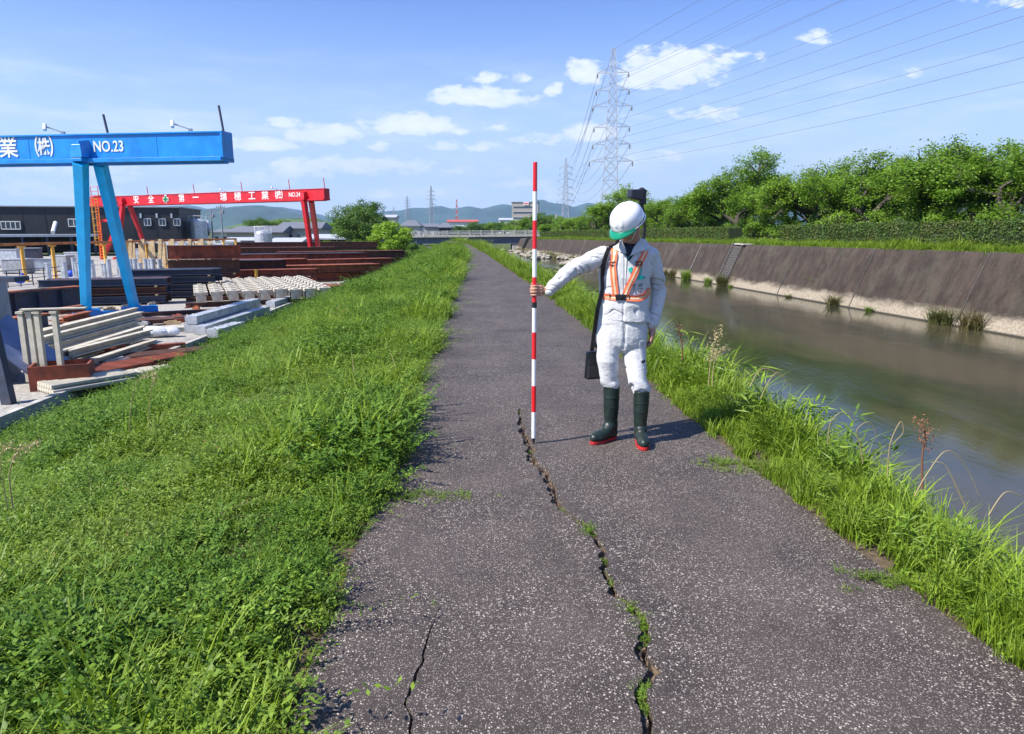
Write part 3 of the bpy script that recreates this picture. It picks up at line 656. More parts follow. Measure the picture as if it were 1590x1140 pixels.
_tc = [0]
def text_mesh(body, size, mt, parent, M, name='lettering', thick=.02, bold=0.0, xs=1.0):
    cu = bpy.data.curves.new('t', 'FONT'); cu.body = body; cu.size = size; cu.extrude = thick/2; cu.offset = bold; cu.align_x = 'CENTER'; cu.align_y = 'CENTER'; cu.resolution_u = 3
    o = bpy.data.objects.new('t', cu); COL.objects.link(o); dg = bpy.context.evaluated_depsgraph_get(); dg.update()
    me = bpy.data.meshes.new_from_object(o.evaluated_get(dg)); bpy.data.objects.remove(o)
    me.materials.clear(); me.materials.append(mt)
    me.transform(Matrix.Diagonal((xs, 1, 1, 1))); me.transform(M); me.name = name
    return link_mesh(name, me, parent)

def gantry(label, p0, dr, beam_top, L, bh, bw, paint, leg_paint, legs, texts, masts, lamps, flange=.14, name='gantry_crane', ladder=None, beam_paint=None):
    """p0: right end of the beam (x,y); dr: unit direction to the left end; legs: list of (s_near_top, foot_near, foot_far)"""
    root = empty(name, (p0[0], p0[1], YARD), 0, label, 'gantry crane')
    base = Vector((p0[0], p0[1], YARD)); d = Vector((dr[0], dr[1], 0)).normalized(); n = Vector((-d.y, d.x, 0))
    if n.y > 0: n = -n                                   # n faces the camera side
    H = beam_top-YARD
    m = MB(); a = Vector((0, 0, H-bh/2)); m.bar(a, a+d*L, bw, bh)
    m.bar(a+Vector((0, 0, bh/2+.03)), a+d*L+Vector((0, 0, bh/2+.03)), bw+.12, .06)
    m.bar(Vector((0, 0, H-bh-flange/2)), Vector((0, 0, H-bh-flange/2))+d*L, bw+.5, flange)
    k = 0.0
    m.bar(a-d*.04, a+d*.02, bw+.3, bh+.1)
    m_keep = m
    for k_ in range(1, int(L/2.6)): c_ = d*(k_*2.6)+n*(bw/2+.004)+Vector((0, 0, H-bh/2)); m.bar(c_-Vector((0, 0, bh*.47)), c_+Vector((0, 0, bh*.47)), .03, .012, up=n)
    for k_ in range(int(L/.8)): c_ = d*(k_*.8+.3)+n*(bw/2+.2)+Vector((0, 0, H-bh-flange*.02)); m.bar(c_, c_+Vector((0, 0, .03)), .05, .05, up=n)
    m.build('main_beam', beam_paint or paint, root, bevel=.004)
    m = MB(); m.bar(Vector((0, 0, H-bh-flange-.04)), Vector((0, 0, H-bh-flange-.04))+d*L, .12, .075); m.build('runway_rail', paint, root)
    for (s, fn, ff, w) in legs:
        top = d*s+Vector((0, 0, H-bh-flange)); fn = Vector(fn)-base; ff = Vector(ff)-base
        m = MB(); tn = top+n*(bw*.5+.28)+Vector((0, 0, bh*.35)); m.bar(fn+Vector((0, 0, .2)), tn-Vector((0, 0, bh*.35)), w*.85, w*.85, w*1.15, w*1.15, up=d)
        m.build('leg', leg_paint, root, bevel=.02)
        m = MB(); m.bar(ff+Vector((0, 0, .2)), top-n*(bw*.5)-d*.25, w*.9, w*.9, w*1.1, w*1.1, up=d); m.build('leg', leg_paint, root, bevel=.02)
        m = MB(); m.box(tuple(tn+Vector((0, 0, .1))), (w*1.5, w*1.3, .55*bh), math.atan2(d.y, d.x), .7); m.box(tuple(tn-Vector((0, 0, bh*.25))), (w*1.3, w*1.3, .12), math.atan2(d.y, d.x))
        m.bar(tn+Vector((0, 0, .2)), top-n*.1+Vector((0, 0, bh*.75))-d*.25, .18, bh*.6); m.build('leg_bracket', paint, root, bevel=.015)
        m = MB(); e = (ff-fn).normalized(); m.bar(fn-e*.5+Vector((0, 0, .16)), fn+e*.5+Vector((0, 0, .16)), w*1.2, .3); m.bar(ff-e*.5+Vector((0, 0, .16)), ff+e*.9+Vector((0, 0, .16)), w*1.2, .3)
        m.bar(fn+Vector((0, 0, .1)), ff+Vector((0, 0, .1)), w*.5, .2)
        m.build('end_truck', paint, root, bevel=.02)
    for (s, body, size, mt, xs) in texts:
        x = -d; y = Vector((0, 0, 1)); z = n; M = Matrix((x, y, z)).transposed().to_4x4()
        M.translation = d*s+n*(bw/2+.012)+Vector((0, 0, H-bh*.5)); text_mesh(body, size, mt, root, M, bold=size*.012, xs=xs)
    for (s, h_) in masts:
        m = MB(); m.tube([d*s+Vector((0, 0, H)), d*(s+.12)+Vector((0, 0, H+h_))], .045, 6); m.build('mast', P_STEEL if paint is P_BLUE else P_RED, root)
    for s in lamps:
        m = MB(); p = d*s+Vector((0, 0, H+.06)); m.tube([p, p+Vector((0, 0, .1)), p+d*.55+n*.1+Vector((0, 0, .28))], .022, 6); m.box(tuple(p+Vector((0, 0, .06))), (.12, .12, .12)); lp = m.build('flood_light', P_GREY, root)
        m = MB(); q_ = p+d*.6+n*.12+Vector((0, 0, .27)); m.bar(q_+Vector((0, 0, .12)), q_-Vector((0, 0, .12))+n*.1-d*.05, .11, .15); m.build('lamp_head', M_WHITE, lp, bevel=.02)
    return root
# blue crane
B0 = D(352, 228, 27); bdir = Vector((-.98, .2, 0)).normalized(); BT = D(352, 207, 27).z
def bs(px, py): return (VP(px, py, B0, bdir)-B0).dot(bdir)
fn = G(135, 492, YARD); ff = G(210, 487, YARD)
gantry('bright blue gantry crane with white NO.23 lettering, nearest to the path', (B0.x, B0.y), bdir, BT, 34, .84, .42, P_BLUE, P_BLUE_LIT,
       [(bs(123, 240)-.42, fn, ff, .34), (24.5, Vector((fn.x-17.5, fn.y+3.4, YARD)), Vector((fn.x-16.5, fn.y+6.6, YARD)), .44)],
       [(bs(175, 229), 'NO.23', .54, M_WHITE, .82), (bs(76, 232), '㈱', .78, M_WHITE, 1.0), (bs(21, 234), '業', .82, M_WHITE, 1), (bs(21, 234)+1.6, '工', .82, M_WHITE, 1), (bs(21, 234)+3.2, '穂', .82, M_WHITE, 1), (bs(21, 234)+4.8, '瑞', .82, M_WHITE, 1)],
       [(bs(347, 200), .95), (bs(168, 208), .75)], [bs(296, 206), bs(98, 210)])
# red crane
R0 = D(507, 300, 75); rdir = (D(190, 306, 93)-R0); rdir.z = 0; RL = rdir.length*1.25; rdir.normalize(); RT = D(507, 293.5, 75).z
def rs(px, py): return (VP(px, py, R0, rdir)-R0).dot(rdir)
rl = rs(477, 300)
rfn = G(486, 411, YARD)
rnrm = Vector((-rdir.y, rdir.x, 0)); rnrm = -rnrm if rnrm.y > 0 else rnrm
rbase = Vector((R0.x, R0.y, YARD))+rdir*rl
lb = Vector((R0.x, R0.y, YARD))+rdir*rs(196, 312)
GREEN = mat('green_paint', (.01, .2, .07), .5)
tx = [(rs(214.5, 310), '安'), (rs(237.5, 310), '全'), (rs(285, 309), '第'), (rs(307, 308), '一'), (rs(350, 306), '瑞'), (rs(372, 305), '穂'), (rs(394, 304.5), '工'), (rs(414.5, 304), '業'), (rs(436, 303), '㈱')]
red = gantry('red gantry crane with white lettering and green cross behind the blue crane', (R0.x, R0.y), rdir, RT, RL, .98, .5, P_RED, P_RED,
       [(rl, G(486, 411, YARD), G(497, 405.5, YARD), .42), (rs(196, 312), lb+rnrm*1.6+rdir*.4, lb-rnrm*2.1-rdir*.4, .42)],
       [(s, c, 1.02, M_WHITE, 1.1) for s, c in tx]+[(rs(460, 302), 'NO.24', .62, M_WHITE, .95)],
       [(.2, 1.1), (rs(450, 293), 1.1), (rs(376, 296), 1.1), (rs(302, 300), 1.1), (rs(230, 303), 1.1)], [rs(430, 296), rs(350, 299)])
m = MB(); c = rdir*rs(261, 309)+rnrm*.32+Vector((0, 0, RT-YARD-.52))
m.bar(c-rdir*.5, c+rdir*.5, .03, .42); m.bar(c-Vector((0, 0, .5)), c+Vector((0, 0, .5)), .42, .03, up=rnrm); m.build('white_cross', M_WHITE, red)
m = MB(); c = c+rnrm*.03; m.bar(c-rdir*.4, c+rdir*.4, .03, .26); m.bar(c-Vector((0, 0, .4)), c+Vector((0, 0, .4)), .26, .03, up=rnrm); m.build('green_cross', GREEN, red)
# ladder tower at its left end
lt = lb+rnrm*2.2+rdir*2.6; lo = lt-Vector((R0.x, R0.y, YARD)); H = RT-YARD
m = MB()
for s in (-.28, .28): m.bar(lo+rdir*s, lo+rdir*s+Vector((0, 0, H)), .1)
for k in range(int(H/.35)): m.bar(lo-rdir*.28+Vector((0, 0, .3+k*.35)), lo+rdir*.28+Vector((0, 0, .3+k*.35)), .06)
lad = m.build('ladder', P_ORNG, red)
m = MB()
for k in range(8):
    z = 1.8+k*.8; m.tube([lo+rdir*.35*math.cos(t)+rnrm*(.1+.6*math.sin(t))+Vector((0, 0, z)) for t in np.linspace(0, math.pi, 8)], .03, 5)
for t in (.5, 1.57, 2.6): m.tube([lo+rdir*.35*math.cos(t)+rnrm*(.1+.6*math.sin(t))+Vector((0, 0, z)) for z in (1.8, H-.4)], .03, 5)
m.build('ladder_cage', P_YEL, red)
m = MB(); pz = lo+Vector((0, 0, H+.02))-rnrm*.8; m.box(tuple(pz), (1.6, 2.0, .12), math.atan2(rdir.y, rdir.x))
for a_ in (-.75, .75):
    for b_ in (-.9, .9): m.bar(pz+rdir*a_+rnrm*b_, pz+rdir*a_+rnrm*b_+Vector((0, 0, 1.1)), .06)
for b_ in (-.9, .9):
    for z_ in (.55, 1.1): m.bar(pz-rdir*.75+rnrm*b_+Vector((0, 0, z_)), pz+rdir*.75+rnrm*b_+Vector((0, 0, z_)), .05)
m.build('platform', P_RED, red)
m = MB(); m.bar(lo+rdir*.2-rnrm*.3+Vector((0, 0, .3)), lo-rdir*2.2-rnrm*1+Vector((0, 0, H*.55)), .4); m.bar(lo-rdir*.3-rnrm*.3+Vector((0, 0, H*.62)), lo-rdir*2.4-rnrm*.5+Vector((0, 0, H*.62)), .3); m.bar(lo-rnrm*.2+rdir*.5, lo-rnrm*.2+rdir*.1+Vector((0, 0, H*.6)), .3)
m.build('brace', P_RED, red)

# warehouse
wr = D(282, 372, 135); wl = D(-160, 372, 128)
root = empty('warehouse', (wr.x, wr.y, YARD), 0, 'long dark clad warehouse with small white framed windows behind the cranes', 'warehouse')
d = (wl-wr); d.z = 0; Lw = d.length; d.normalize(); nn = Vector((d.y, -d.x, 0)); nn = -nn if nn.y > 0 else nn
Hw = D(282, 323, 135).z-YARD
m = MB(); A = -nn*9+Vector((0, 0, Hw/2)); m.bar(A, A+d*Lw, 18, Hw)
for k in range(int(Lw/3.6)): m.bar(d*(k*3.6+.45)+nn*.02+Vector((0, 0, .1)), d*(k*3.6+.45)+nn*.02+Vector((0, 0, Hw-.1)), .03, .045, up=d)
m.build('wall', M_CLAD, root)
m = MB(); m.bar(A+Vector((0, 0, Hw/2+.1))-d*.3, A+Vector((0, 0, Hw/2+.1))+d*(Lw+.3), 18.6, .2); m.build('roof', mat('roof_metal', (.2, .21, .24), .5), root)
def wwin(px, py, wd, hg, y, frame=M_WHITE, nb=3):
    p = D(px, py, y); s = (Vector((p.x, p.y, 0))-Vector((wr.x, wr.y, 0))).dot(d); z = p.z-YARD
    m = MB(); o = nn*.1
    for a_, b_ in (((-wd/2, hg/2), (wd/2, hg/2)), ((-wd/2, -hg/2), (wd/2, -hg/2))): m.bar(d*(s+a_[0])+o+Vector((0, 0, z+a_[1])), d*(s+b_[0])+o+Vector((0, 0, z+b_[1])), .12, .16)
    for k in range(nb+1): m.bar(d*(s-wd/2+wd*k/nb)+o+Vector((0, 0, z-hg/2)), d*(s-wd/2+wd*k/nb)+o+Vector((0, 0, z+hg/2)), .12, .12, up=d)
    f = m.build('window', frame, root); m = MB(); m.bar(d*(s-wd/2)+nn*.06+Vector((0, 0, z)), d*(s+wd/2)+nn*.06+Vector((0, 0, z)), .03, hg); m.build('pane', M_GLASS, f)
wwin(14, 350, 3.0, 1.3, 130, nb=4); wwin(118, 346, 2.6, 1.3, 132, nb=3)
for px in (229, 251, 273): wwin(px, 345, 1.1, 1.2, 134, M_GALV, 2)
for px in (219, 243, 265):
    p = D(px, 335, 134); s = (Vector((p.x, p.y, 0))-Vector((wr.x, wr.y, 0))).dot(d); m = MB(); m.bar(d*s+nn*.2+Vector((0, 0, p.z-YARD-.4)), d*s+nn*.2+Vector((0, 0, p.z-YARD+.4)), .3, .3, up=d); m.build('vent', M_GALV, root)
# open shed in front of it
s0, s1 = D(-90, 372, 108), D(150, 368, 116); d2 = (s1-s0); d2.z = 0; L2 = d2.length; d2.normalize(); n2_ = Vector((d2.y, -d2.x, 0))
sb = Vector((s0.x, s0.y, YARD)); zt = D(100, 366, 114).z-YARD
root = empty('open_shed', sb, 0, 'low open fronted shed with a pale ribbed roof edge below the warehouse windows', 'shed')
m = MB(); m.bar(Vector((0, 0, zt))+n2_*-6, Vector((0, 0, zt))+n2_*-6+d2*L2, 12.6, .35); m.build('roof', M_GALV, root)
m = MB(); m.bar(Vector((0, 0, zt/2))-n2_*12, Vector((0, 0, zt/2))-n2_*12+d2*L2, .2, zt-.4); m.build('back_wall', M_CLAD, root)
for k in range(7):
    m = MB(); p = d2*(.3+k*(L2-.6)/6); m.bar(p, p+Vector((0, 0, zt-.2)), .3); m.build('post', P_STEEL, root)
m = MB(); a = D(82, 361, 107); b_ = D(86, 346, 112); m.tube([a, b_], .28, 8); m.build('chute', M_WHITE, None, loc=a); tag(bpy.data.objects['chute'], 'slanted white pipe chute on the shed roof below the warehouse wall', 'pipe')
# runway of yellow posts
ra, rb = G(8, 441, YARD), G(381, 394, YARD)
rb = Vector((-.326*86, 86, YARD)); ra = Vector((-.655*49, 49, YARD))
root = empty('crane_runway', ra, 0, 'orange runway rail carried on a row of yellow posts across the steel yard', 'crane runway')
dd = rb-ra; Lr = dd.length; dd.normalize(); zt = 2.5
e = -dd*9
m = MB(); m.bar(e+Vector((0, 0, zt+.12)), dd*Lr+Vector((0, 0, zt+.1)), .3, .18)
m.build('rail', mat('rail_orange', (.42, .13, .03), .6, .3, 2, dirt=(.7, .45, .15), dirt_amt=.6), root)
np_ = 12
for k in range(-2, np_+1):
    p = dd*(Lr*k/np_); m = MB(); m.tube([p, p+Vector((0, 0, zt))], .125, 8); m.box(tuple(p+Vector((0, 0, zt-.05))), (.42, .34, .08)); m.box(tuple(p+Vector((0, 0, .04))), (.6, .6, .08)); m.build('post', P_YEL, root)

# ---- generic yard stock
def stock(name, label, cat, group, mats, fn, loc):
    m = MB(); fn(m); o = m.build(name, mats, None); o.location = loc; return tag(o, label, cat, group)
def girder(p, q, h, w, mt, label, group, z=YARD, name='steel_girder', sti=0, tf=.04, cap=False):
    p = Vector((p[0], p[1], z)); q = Vector((q[0], q[1], z))
    root = None
    m = MB(); m.ibeam((0, 0, 0), q-p, h, w, .03, tf)
    L = (q-p).length; d = (q-p).normalized()
    for k in range(1, sti+1): a = d*(L*k/(sti+1)); m.bar(a+Vector((0, 0, tf)), a+Vector((0, 0, h-tf)), w*.85, .04, up=d)
    o = m.build(name, mt); o.location = p
    if cap: m = MB(); m.bar(Vector((0, 0, h+.008)), q-p+Vector((0, 0, h+.008)), w+.02, .014); m.build('flange_plate', P_STEEL, o)
    return tag(o, label, 'steel beam', group)
def quadpt(px, py, z=YARD): g = G(px, py, z); return (g.x, g.y)
# two big dark girders at the left
girder(quadpt(-60, 500), quadpt(128, 479), 1.0, .5, [P_STEEL], 'deep blue grey steel girder with an orange top flange, upper one at the left', None, sti=4)
m = MB(); a, b_ = Vector((*quadpt(-60, 500), YARD+1.015)), Vector((*quadpt(128, 479), YARD+1.015)); m.bar(Vector((0, 0, 1.03)), b_-a+Vector((0, 0, 1.03)), .54, .055); o = m.build('flange_plate', P_RUSTB); o.parent = bpy.data.objects['steel_girder']; 
girder(quadpt(-60, 552), quadpt(78, 528), .85, .45, [P_STEEL], 'dark steel girder in front of the taller blue grey one at the left edge', None, sti=3)
m = MB(); a, b_ = Vector((*quadpt(-60, 552), 0)), Vector((*quadpt(78, 528), 0)); m.bar(Vector((0, 0, .88)), b_-a+Vector((0, 0, .88)), .49, .05); o = m.build('flange_plate', P_RUSTB); o.parent = bpy.data.objects['steel_girder.001']
for i, (a, b_, h_, z_) in enumerate([((82, 508), (132, 500), .25, 0), ((84, 520), (128, 510), .25, 0), ((90, 500), (134, 492), .25, .28), ((100, 512), (140, 502), .22, .26)]):
    girder(quadpt(*a), quadpt(*b_), h_, .3, P_RUSTB, 'short orange rusted beam lying at the foot of the blue crane leg', 'short orange beams by the blue leg', YARD+z_)
# near bundle of long pale steel channels
pale = [((62, 566), (215, 517), .0), ((70, 580), (222, 528), .0), ((96, 590), (240, 541), .0), ((30, 560), (200, 508), .0), ((20, 545), (190, 500), .0), ((66, 568), (215, 520), .24), ((80, 582), (224, 531), .24), ((40, 560), (204, 512), .24), ((58, 556), (214, 508), .46), ((66, 566), (222, 516), .46), ((25, 548), (196, 502), .24), ((110, 574), (235, 537), .24)]
for i, (a, b_, z_) in enumerate(pale):
    girder(quadpt(*a), quadpt(*b_), .2, .2, P_CREAM, 'long pale weathered steel section in the bundle beside the blue crane foot', 'pale steel sections near the kerb', YARD+.08+z_, 'pale_section')
for i, (px, py) in enumerate(((95, 570), (125, 560), (165, 545), (195, 533))):
    c = G(px, py, YARD); stock('timber_bearer', 'rusty brown bearer block under the pale steel sections', 'bearer', 'bearers under the pale sections', P_RUST, lambda m: m.box((0, 0, .04), (.16, 1.8, .085), .3), (c.x, c.y, YARD))
def rodbundle(px, py, n, L, r, mt, lab, ang, rows=2):
    c = G(px, py, YARD); dv = Vector((math.cos(ang), math.sin(ang), 0)); pv = Vector((-dv.y, dv.x, 0))
    for j in range(rows):
        for i in range(n-j):
            def f(m): m.tube([-dv*L/2, dv*L/2], r, 8)
            p = c+pv*((i-(n-j)/2)*2.05*r); stock('steel_bar', lab, 'steel bar', lab+' group', mt, f, (p.x, p.y, YARD+r+j*1.8*r+.02))
rodbundle(112, 600, 7, .9, .06, P_CREAM, 'short pale round bar in the heap behind the brown crate', .5)
rodbundle(160, 583, 9, 2.2, .055, P_RUST, 'rust stained round bar in the heap near the kerb', 1.1)
rodbundle(135, 600, 7, 1.8, .06, P_CREAM, 'pale bar of the heap beside the kerb gravel', .9)
rodbundle(215, 570, 8, 2.6, .05, P_RUST, 'brown bar in the heap on the bright gravel', .95)
rodbundle(190, 585, 6, 2.4, .06, P_CREAM, 'pale pipe on the gravel right of the crate', .7, 1)
rodbundle(255, 552, 6, 3.2, .06, P_RUSTD, 'dark pipe lying on the bright gravel in mid yard', .6, 1)
# four standing posts on a brown crate
c = G(100, 600, YARD)
root = empty('brown_crate', (c.x, c.y, YARD), .35, 'brown rusty steel crate at the near corner of the yard', 'crate')
m = MB(); t_ = .05; m.box((0, 0, .05), (1.2, .8, .1))
for s_ in (-1, 1): m.box((s_*.575, 0, .33), (.05, .8, .46)); m.box((0, s_*.375, .33), (1.1, .05, .46))
m.build('crate_body', P_RUST, root)
for k, (dx_, dy2) in enumerate(((-.42, 0), (-.22, .02), (-.02, 0), (.38, .05))):
    def f(m): m.box((0, 0, .8), (.11, .11, 1.6)); m.box((0, 0, 1.62), (.16, .16, .05))
    stock('pale_post', 'pale square post standing upright in the brown crate', 'post', 'upright posts in the crate', P_CREAM, f, (c.x-.45+dx_*.9, c.y+.1+dy2, YARD+.1))
# dark mast and tarpaulin tent at the left edge
c = G(22, 627, YARD)
def f(m): m.bar((0, 0, 0), (-.42, .3, 2.55), .2, .2); m.box((-.15, .3, 2.58), (1.1, .5, .1))
stock('dark_post', 'dark leaning steel post at the left edge in front of the tarpaulin', 'post', None, P_STEEL, f, (c.x-.1, c.y, YARD))
MT = mat('blue_tarp', (.16, .2, .33), .55, .15, 3, .4, 4); MTG = mat('grey_tarp', (.25, .27, .31), .6, .15, 3, .4, 4)
c = G(30, 596, YARD)
def f(m):
    n = 9; V_ = []; F_ = []
    for i in range(n):
        for j in range(n):
            u, v = i/(n-1), j/(n-1); x = -1.1+2.2*u; z = 1.75*(1-u)**1.3+.03*math.sin(9*v+4*u); V_.append((x, -.8+1.6*v+.25*u*(v-.5), z+.02))
    for i in range(n-1):
        for j in range(n-1): k = i*n+j; F_.append((k, k+1, k+n+1, k+n))
    m.add(V_, F_); m.add([(a_, b2, c_-.04) for a_, b2, c_ in V_], [q[::-1] for q in F_])
o = stock('tarpaulin', 'blue grey tarpaulin sloping down to the ground behind the dark post', 'tarpaulin', None, MT, f, (c.x+.2, c.y+.2, YARD))
c2 = G(-4, 596, YARD)
def f(m): m.box((0, 0, 1.2), (1.5, 1.5, 2.4), .2, .94); m.bar((-.9, -.8, 2.42), (.9, -.8, 2.42), .08)
stock('covered_stack', 'tall stack wrapped in grey sheeting at the left edge of the yard', 'covered stack', None, MTG, f, (c2.x-.75, c2.y+.3, YARD))
# white bagged bundle on the gravel
c = G(238, 524, YARD)
def f(m):
    m.ball((0, 0, .2), .3, (1.9, .8, .66)); m.ball((.5, .1, .18), .25, (1.5, .8, .66))
stock('sheeted_bundle', 'white and blue sheeted bundle on the bright gravel in mid yard', 'bundle', None, mat('white_sheet', (.6, .62, .66), .7, .2, 4), f, (c.x, c.y, YARD))
# pale box beams along the kerb
for i, (a, b_, z_) in enumerate([((296, 517), (400, 482), 0), ((310, 520), (412, 486), 0), ((298, 517), (398, 484), .3), ((420, 478), (452, 468), 0), ((330, 525), (372, 512), 0)]):
    p, q_ = G(*a, YARD), G(*b_, YARD)
    def f(m):
        v = Vector((q_.x-p.x, q_.y-p.y, 0)); m.bar((0, 0, .15), v+Vector((0, 0, .15)), .42, .28)
        d_ = v.normalized()
        for k in range(5): m.bar(v*((k+.5)/5)-d_*.03+Vector((0, 0, .152)), v*((k+.5)/5)+d_*.03+Vector((0, 0, .152)), .45, .31)
    stock('box_beam', ['long pale grey box beam beside the kerb, lower near one', 'pale grey box beam next to the kerb line', 'pale grey box beam lying on top of the pair near the kerb', 'short pale box beam right of the concrete block pallet', 'short box beam end in the weeds by the kerb'][i], 'box beam', None, M_GALV, f, (p.x, p.y, YARD+z_))
# flat steel plates and timber on the gravel
for i, (px, py, sx, sy, mt, lab) in enumerate([(250, 500, 3.4, 1.0, P_RUSTD, 'flat dark rusty plate on the gravel in mid yard'), (265, 514, 3.6, .9, M_CONC, 'flat pale grey slab on the gravel behind the sheeted bundle'), (330, 497, 2.8, .5, P_RUST, 'flat brown plank stack before the concrete block pallet'), (215, 545, 2.6, .25, P_RUST, 'brown sleeper lying on the bright gravel'), (300, 487, 4, .4, P_RUSTD, 'dark rail lying under the concrete block pallet edge'), (150, 575, 1.6, .2, M_CONC, 'small pale block on the gravel beside the crate'), (118, 590, .6, .25, P_WOOD, 'short yellow timber by the crate')]):
    c = G(px, py, YARD); stock('steel_plate' if i < 5 else 'timber_block', lab, 'plate' if i < 5 else 'block', None, mt, lambda m: m.box((0, 0, .08), (sx, sy, .15), .5), (c.x, c.y, YARD))
# pallet of pale concrete blocks: rows of separate blocks
A, Bv, C_ = G(300, 487, YARD), G(452, 474, YARD), G(330, 462, YARD)
M_BLOCK = mat('block_concrete', (.5, .46, .38), .85, .2, 4, .3, 40, dirt=(.3, .13, .06), dirt_amt=.55, dscale=1.5)
ua = Vector((.93, .36, 0)); ub = Vector((-.36, .93, 0)); o0 = G(303, 478, YARD)
proto = None
for i in range(9):
    for j in range(9):
        m = MB()
        if proto is None:
            m.box((0, 0, .42), (.62, .62, .16)); m.box((0, 0, .17), (.44, .62, .34)); m.box((0, 0, .53), (.22, .3, .06))
            proto = m.build('concrete_block', M_BLOCK, bevel=.015); o = proto
        else: o = proto.copy(); COL.objects.link(o)
        p = o0+ua*(i*.72+.3)+ub*(j*1.15+.3); o.location = (p.x, p.y, YARD+.22+.02*((i*7+j*3) % 3)); o.rotation_euler.z = math.atan2(ua.y, ua.x)
        tag(o, 'pale hollow concrete block of the low grid in the middle of the yard', 'concrete block', 'grid of pale concrete blocks')
for k in range(4):
    p = o0+ub*(k*3+.4)+ua*3
    stock('bearer_beam', 'dark bearer beam beneath the grid of pale concrete blocks', 'bearer', 'bearers below the block grid', P_RUSTD, lambda m: m.bar(-ua*3.4+Vector((0, 0, .1)), ua*3.4+Vector((0, 0, .1)), .3, .2), (p.x, p.y, YARD))
# stacks of dark steel right of the blue legs
def stack(cx, cy, L, ang, nlay, nside, h, w, mt, label, group, mt2=None, top=None, z0=0.0):
    d_ = Vector((math.cos(ang), math.sin(ang), 0)); n_ = Vector((-d_.y, d_.x, 0))
    for j in range(nlay):
        for i in range(nside):
            Lk = L*rng.uniform(.86, 1.0); c = Vector((cx, cy, 0))+n_*((i-(nside-1)/2)*w*1.12)+d_*rng.uniform(-.2, .2)*w*3
            mm = mt if rng.uniform() < .7 or mt2 is None else mt2
            girder((c-d_*Lk/2)[:2], (c+d_*Lk/2)[:2], h, w, mm, label, group, YARD+.1+z0+j*(h+.08), cap=top is not None)
        if j == 0 or nlay > 1:
            for s_ in (-.38, .38):
                def f(m): m.bar(-n_*(nside*w*.56), n_*(nside*w*.56), .12, .075)
                c = Vector((cx, cy, 0))+d_*L*s_; stock('spacer_timber', 'spacer timber in the '+group, 'spacer', 'spacers in the '+group, P_WOOD if j else P_RUSTD, f, (c.x, c.y, YARD+.055+z0+j*(h+.08)))
def sp(px, py): p = G(px, py, YARD); return p.x, p.y
x, y = sp(190, 478); stack(x-1.2, y+1.6, 5.5, .25, 3, 4, .34, .34, P_STEEL, 'dark steel beam in the stack behind the blue crane legs', 'dark stack behind the blue legs', P_RUSTD)
x, y = sp(232, 468); stack(x+.4, y+2, 5, .28, 4, 4, .3, .34, P_STEEL, 'dark blue steel beam in the stack right of the blue crane foot', 'dark blue stack right of the crane foot')
x, y = sp(288, 455); stack(x+.2, y+3.0, 4.2, .32, 3, 2, .8, .5, P_RUSTD, 'short brown beam with a blue top flange at the left end of the tall stack', 'left end of the tall brown stack', P_RUST, P_STEEL)
x, y = sp(345, 448); stack(x+.6, y+3.4, 4.6, .32, 2, 3, .72, .5, P_RUSTD, 'brown deep beam with a blue top flange in the tall stack before the yellow posts', 'tall brown stack in mid yard', P_RUSTD, P_STEEL)
x, y = sp(398, 440); stack(x, y+2, 6, .32, 2, 3, .7, .5, P_RUST, 'brown deep beam in the stack behind the concrete block grid', 'brown stack behind the blocks', P_RUSTD)
x, y = sp(452, 430); stack(x-1, y+4, 13, .36, 2, 3, .75, .55, P_RUST, 'long rust red girder in the pile left of the red crane leg', 'rust red pile left of the red leg', P_RUSTD, P_RUSTB)
x, y = sp(380, 418); stack(x, y+6, 16, .36, 2, 3, .85, .6, P_RUSTD, 'long dark rusty girder in the row behind the rust red pile', 'dark row behind the rust red pile', P_RUST)
x, y = sp(450, 408); stack(x, y+8, 18, .36, 2, 2, 1.0, .6, P_RUSTD, 'tall dark girder in the farthest row under the red crane', 'farthest dark row under the red crane')
x, y = sp(505, 438); stack(x, y+1, 7, .45, 2, 3, .5, .5, P_RUSTB, 'bright rusty beam in the low pile nearest the kerb', 'bright low pile nearest the kerb', P_RUST)
x, y = sp(530, 428); stack(x, y+1.5, 9, .5, 2, 3, .55, .5, P_RUST, 'rusty beam in the pile right of the red crane leg', 'pile right of the red leg', P_RUSTB)
x, y = sp(548, 417); stack(x, y+3, 11, .45, 2, 3, .7, .55, P_RUSTD, 'brown girder in the pile at the far right end of the yard', 'pile at the far end of the yard', P_RUST)
x, y = sp(425, 446); stack(x, y+1.2, 5, .42, 2, 3, .45, .4, P_RUSTB, 'bright orange brown beam in the pile just behind the block grid', 'bright pile behind the block grid', P_RUST)
x, y = sp(490, 424); stack(x, y+2.5, 8, .4, 3, 3, .5, .45, P_RUST, 'red brown beam in the pile in front of the red crane leg', 'pile before the red leg', P_RUSTB)
x, y = sp(470, 455); stack(x, y, 5, .5, 1, 4, .3, .35, P_RUST, 'thin rusty beam on the ground by the kerb below the red leg', 'thin beams on the ground by the kerb', P_RUSTB)
def f(m): m.tube([(0, 0, 0), (0, 0, 1.1)], .12, 8); m.tube([(0, 0, 1.1), (0, 0, 1.14)], .15, 8)
x, y = sp(399, 446); stock('yellow_bollard', 'short yellow bollard behind the concrete block grid', 'bollard', None, P_YEL, f, (x, y, YARD))
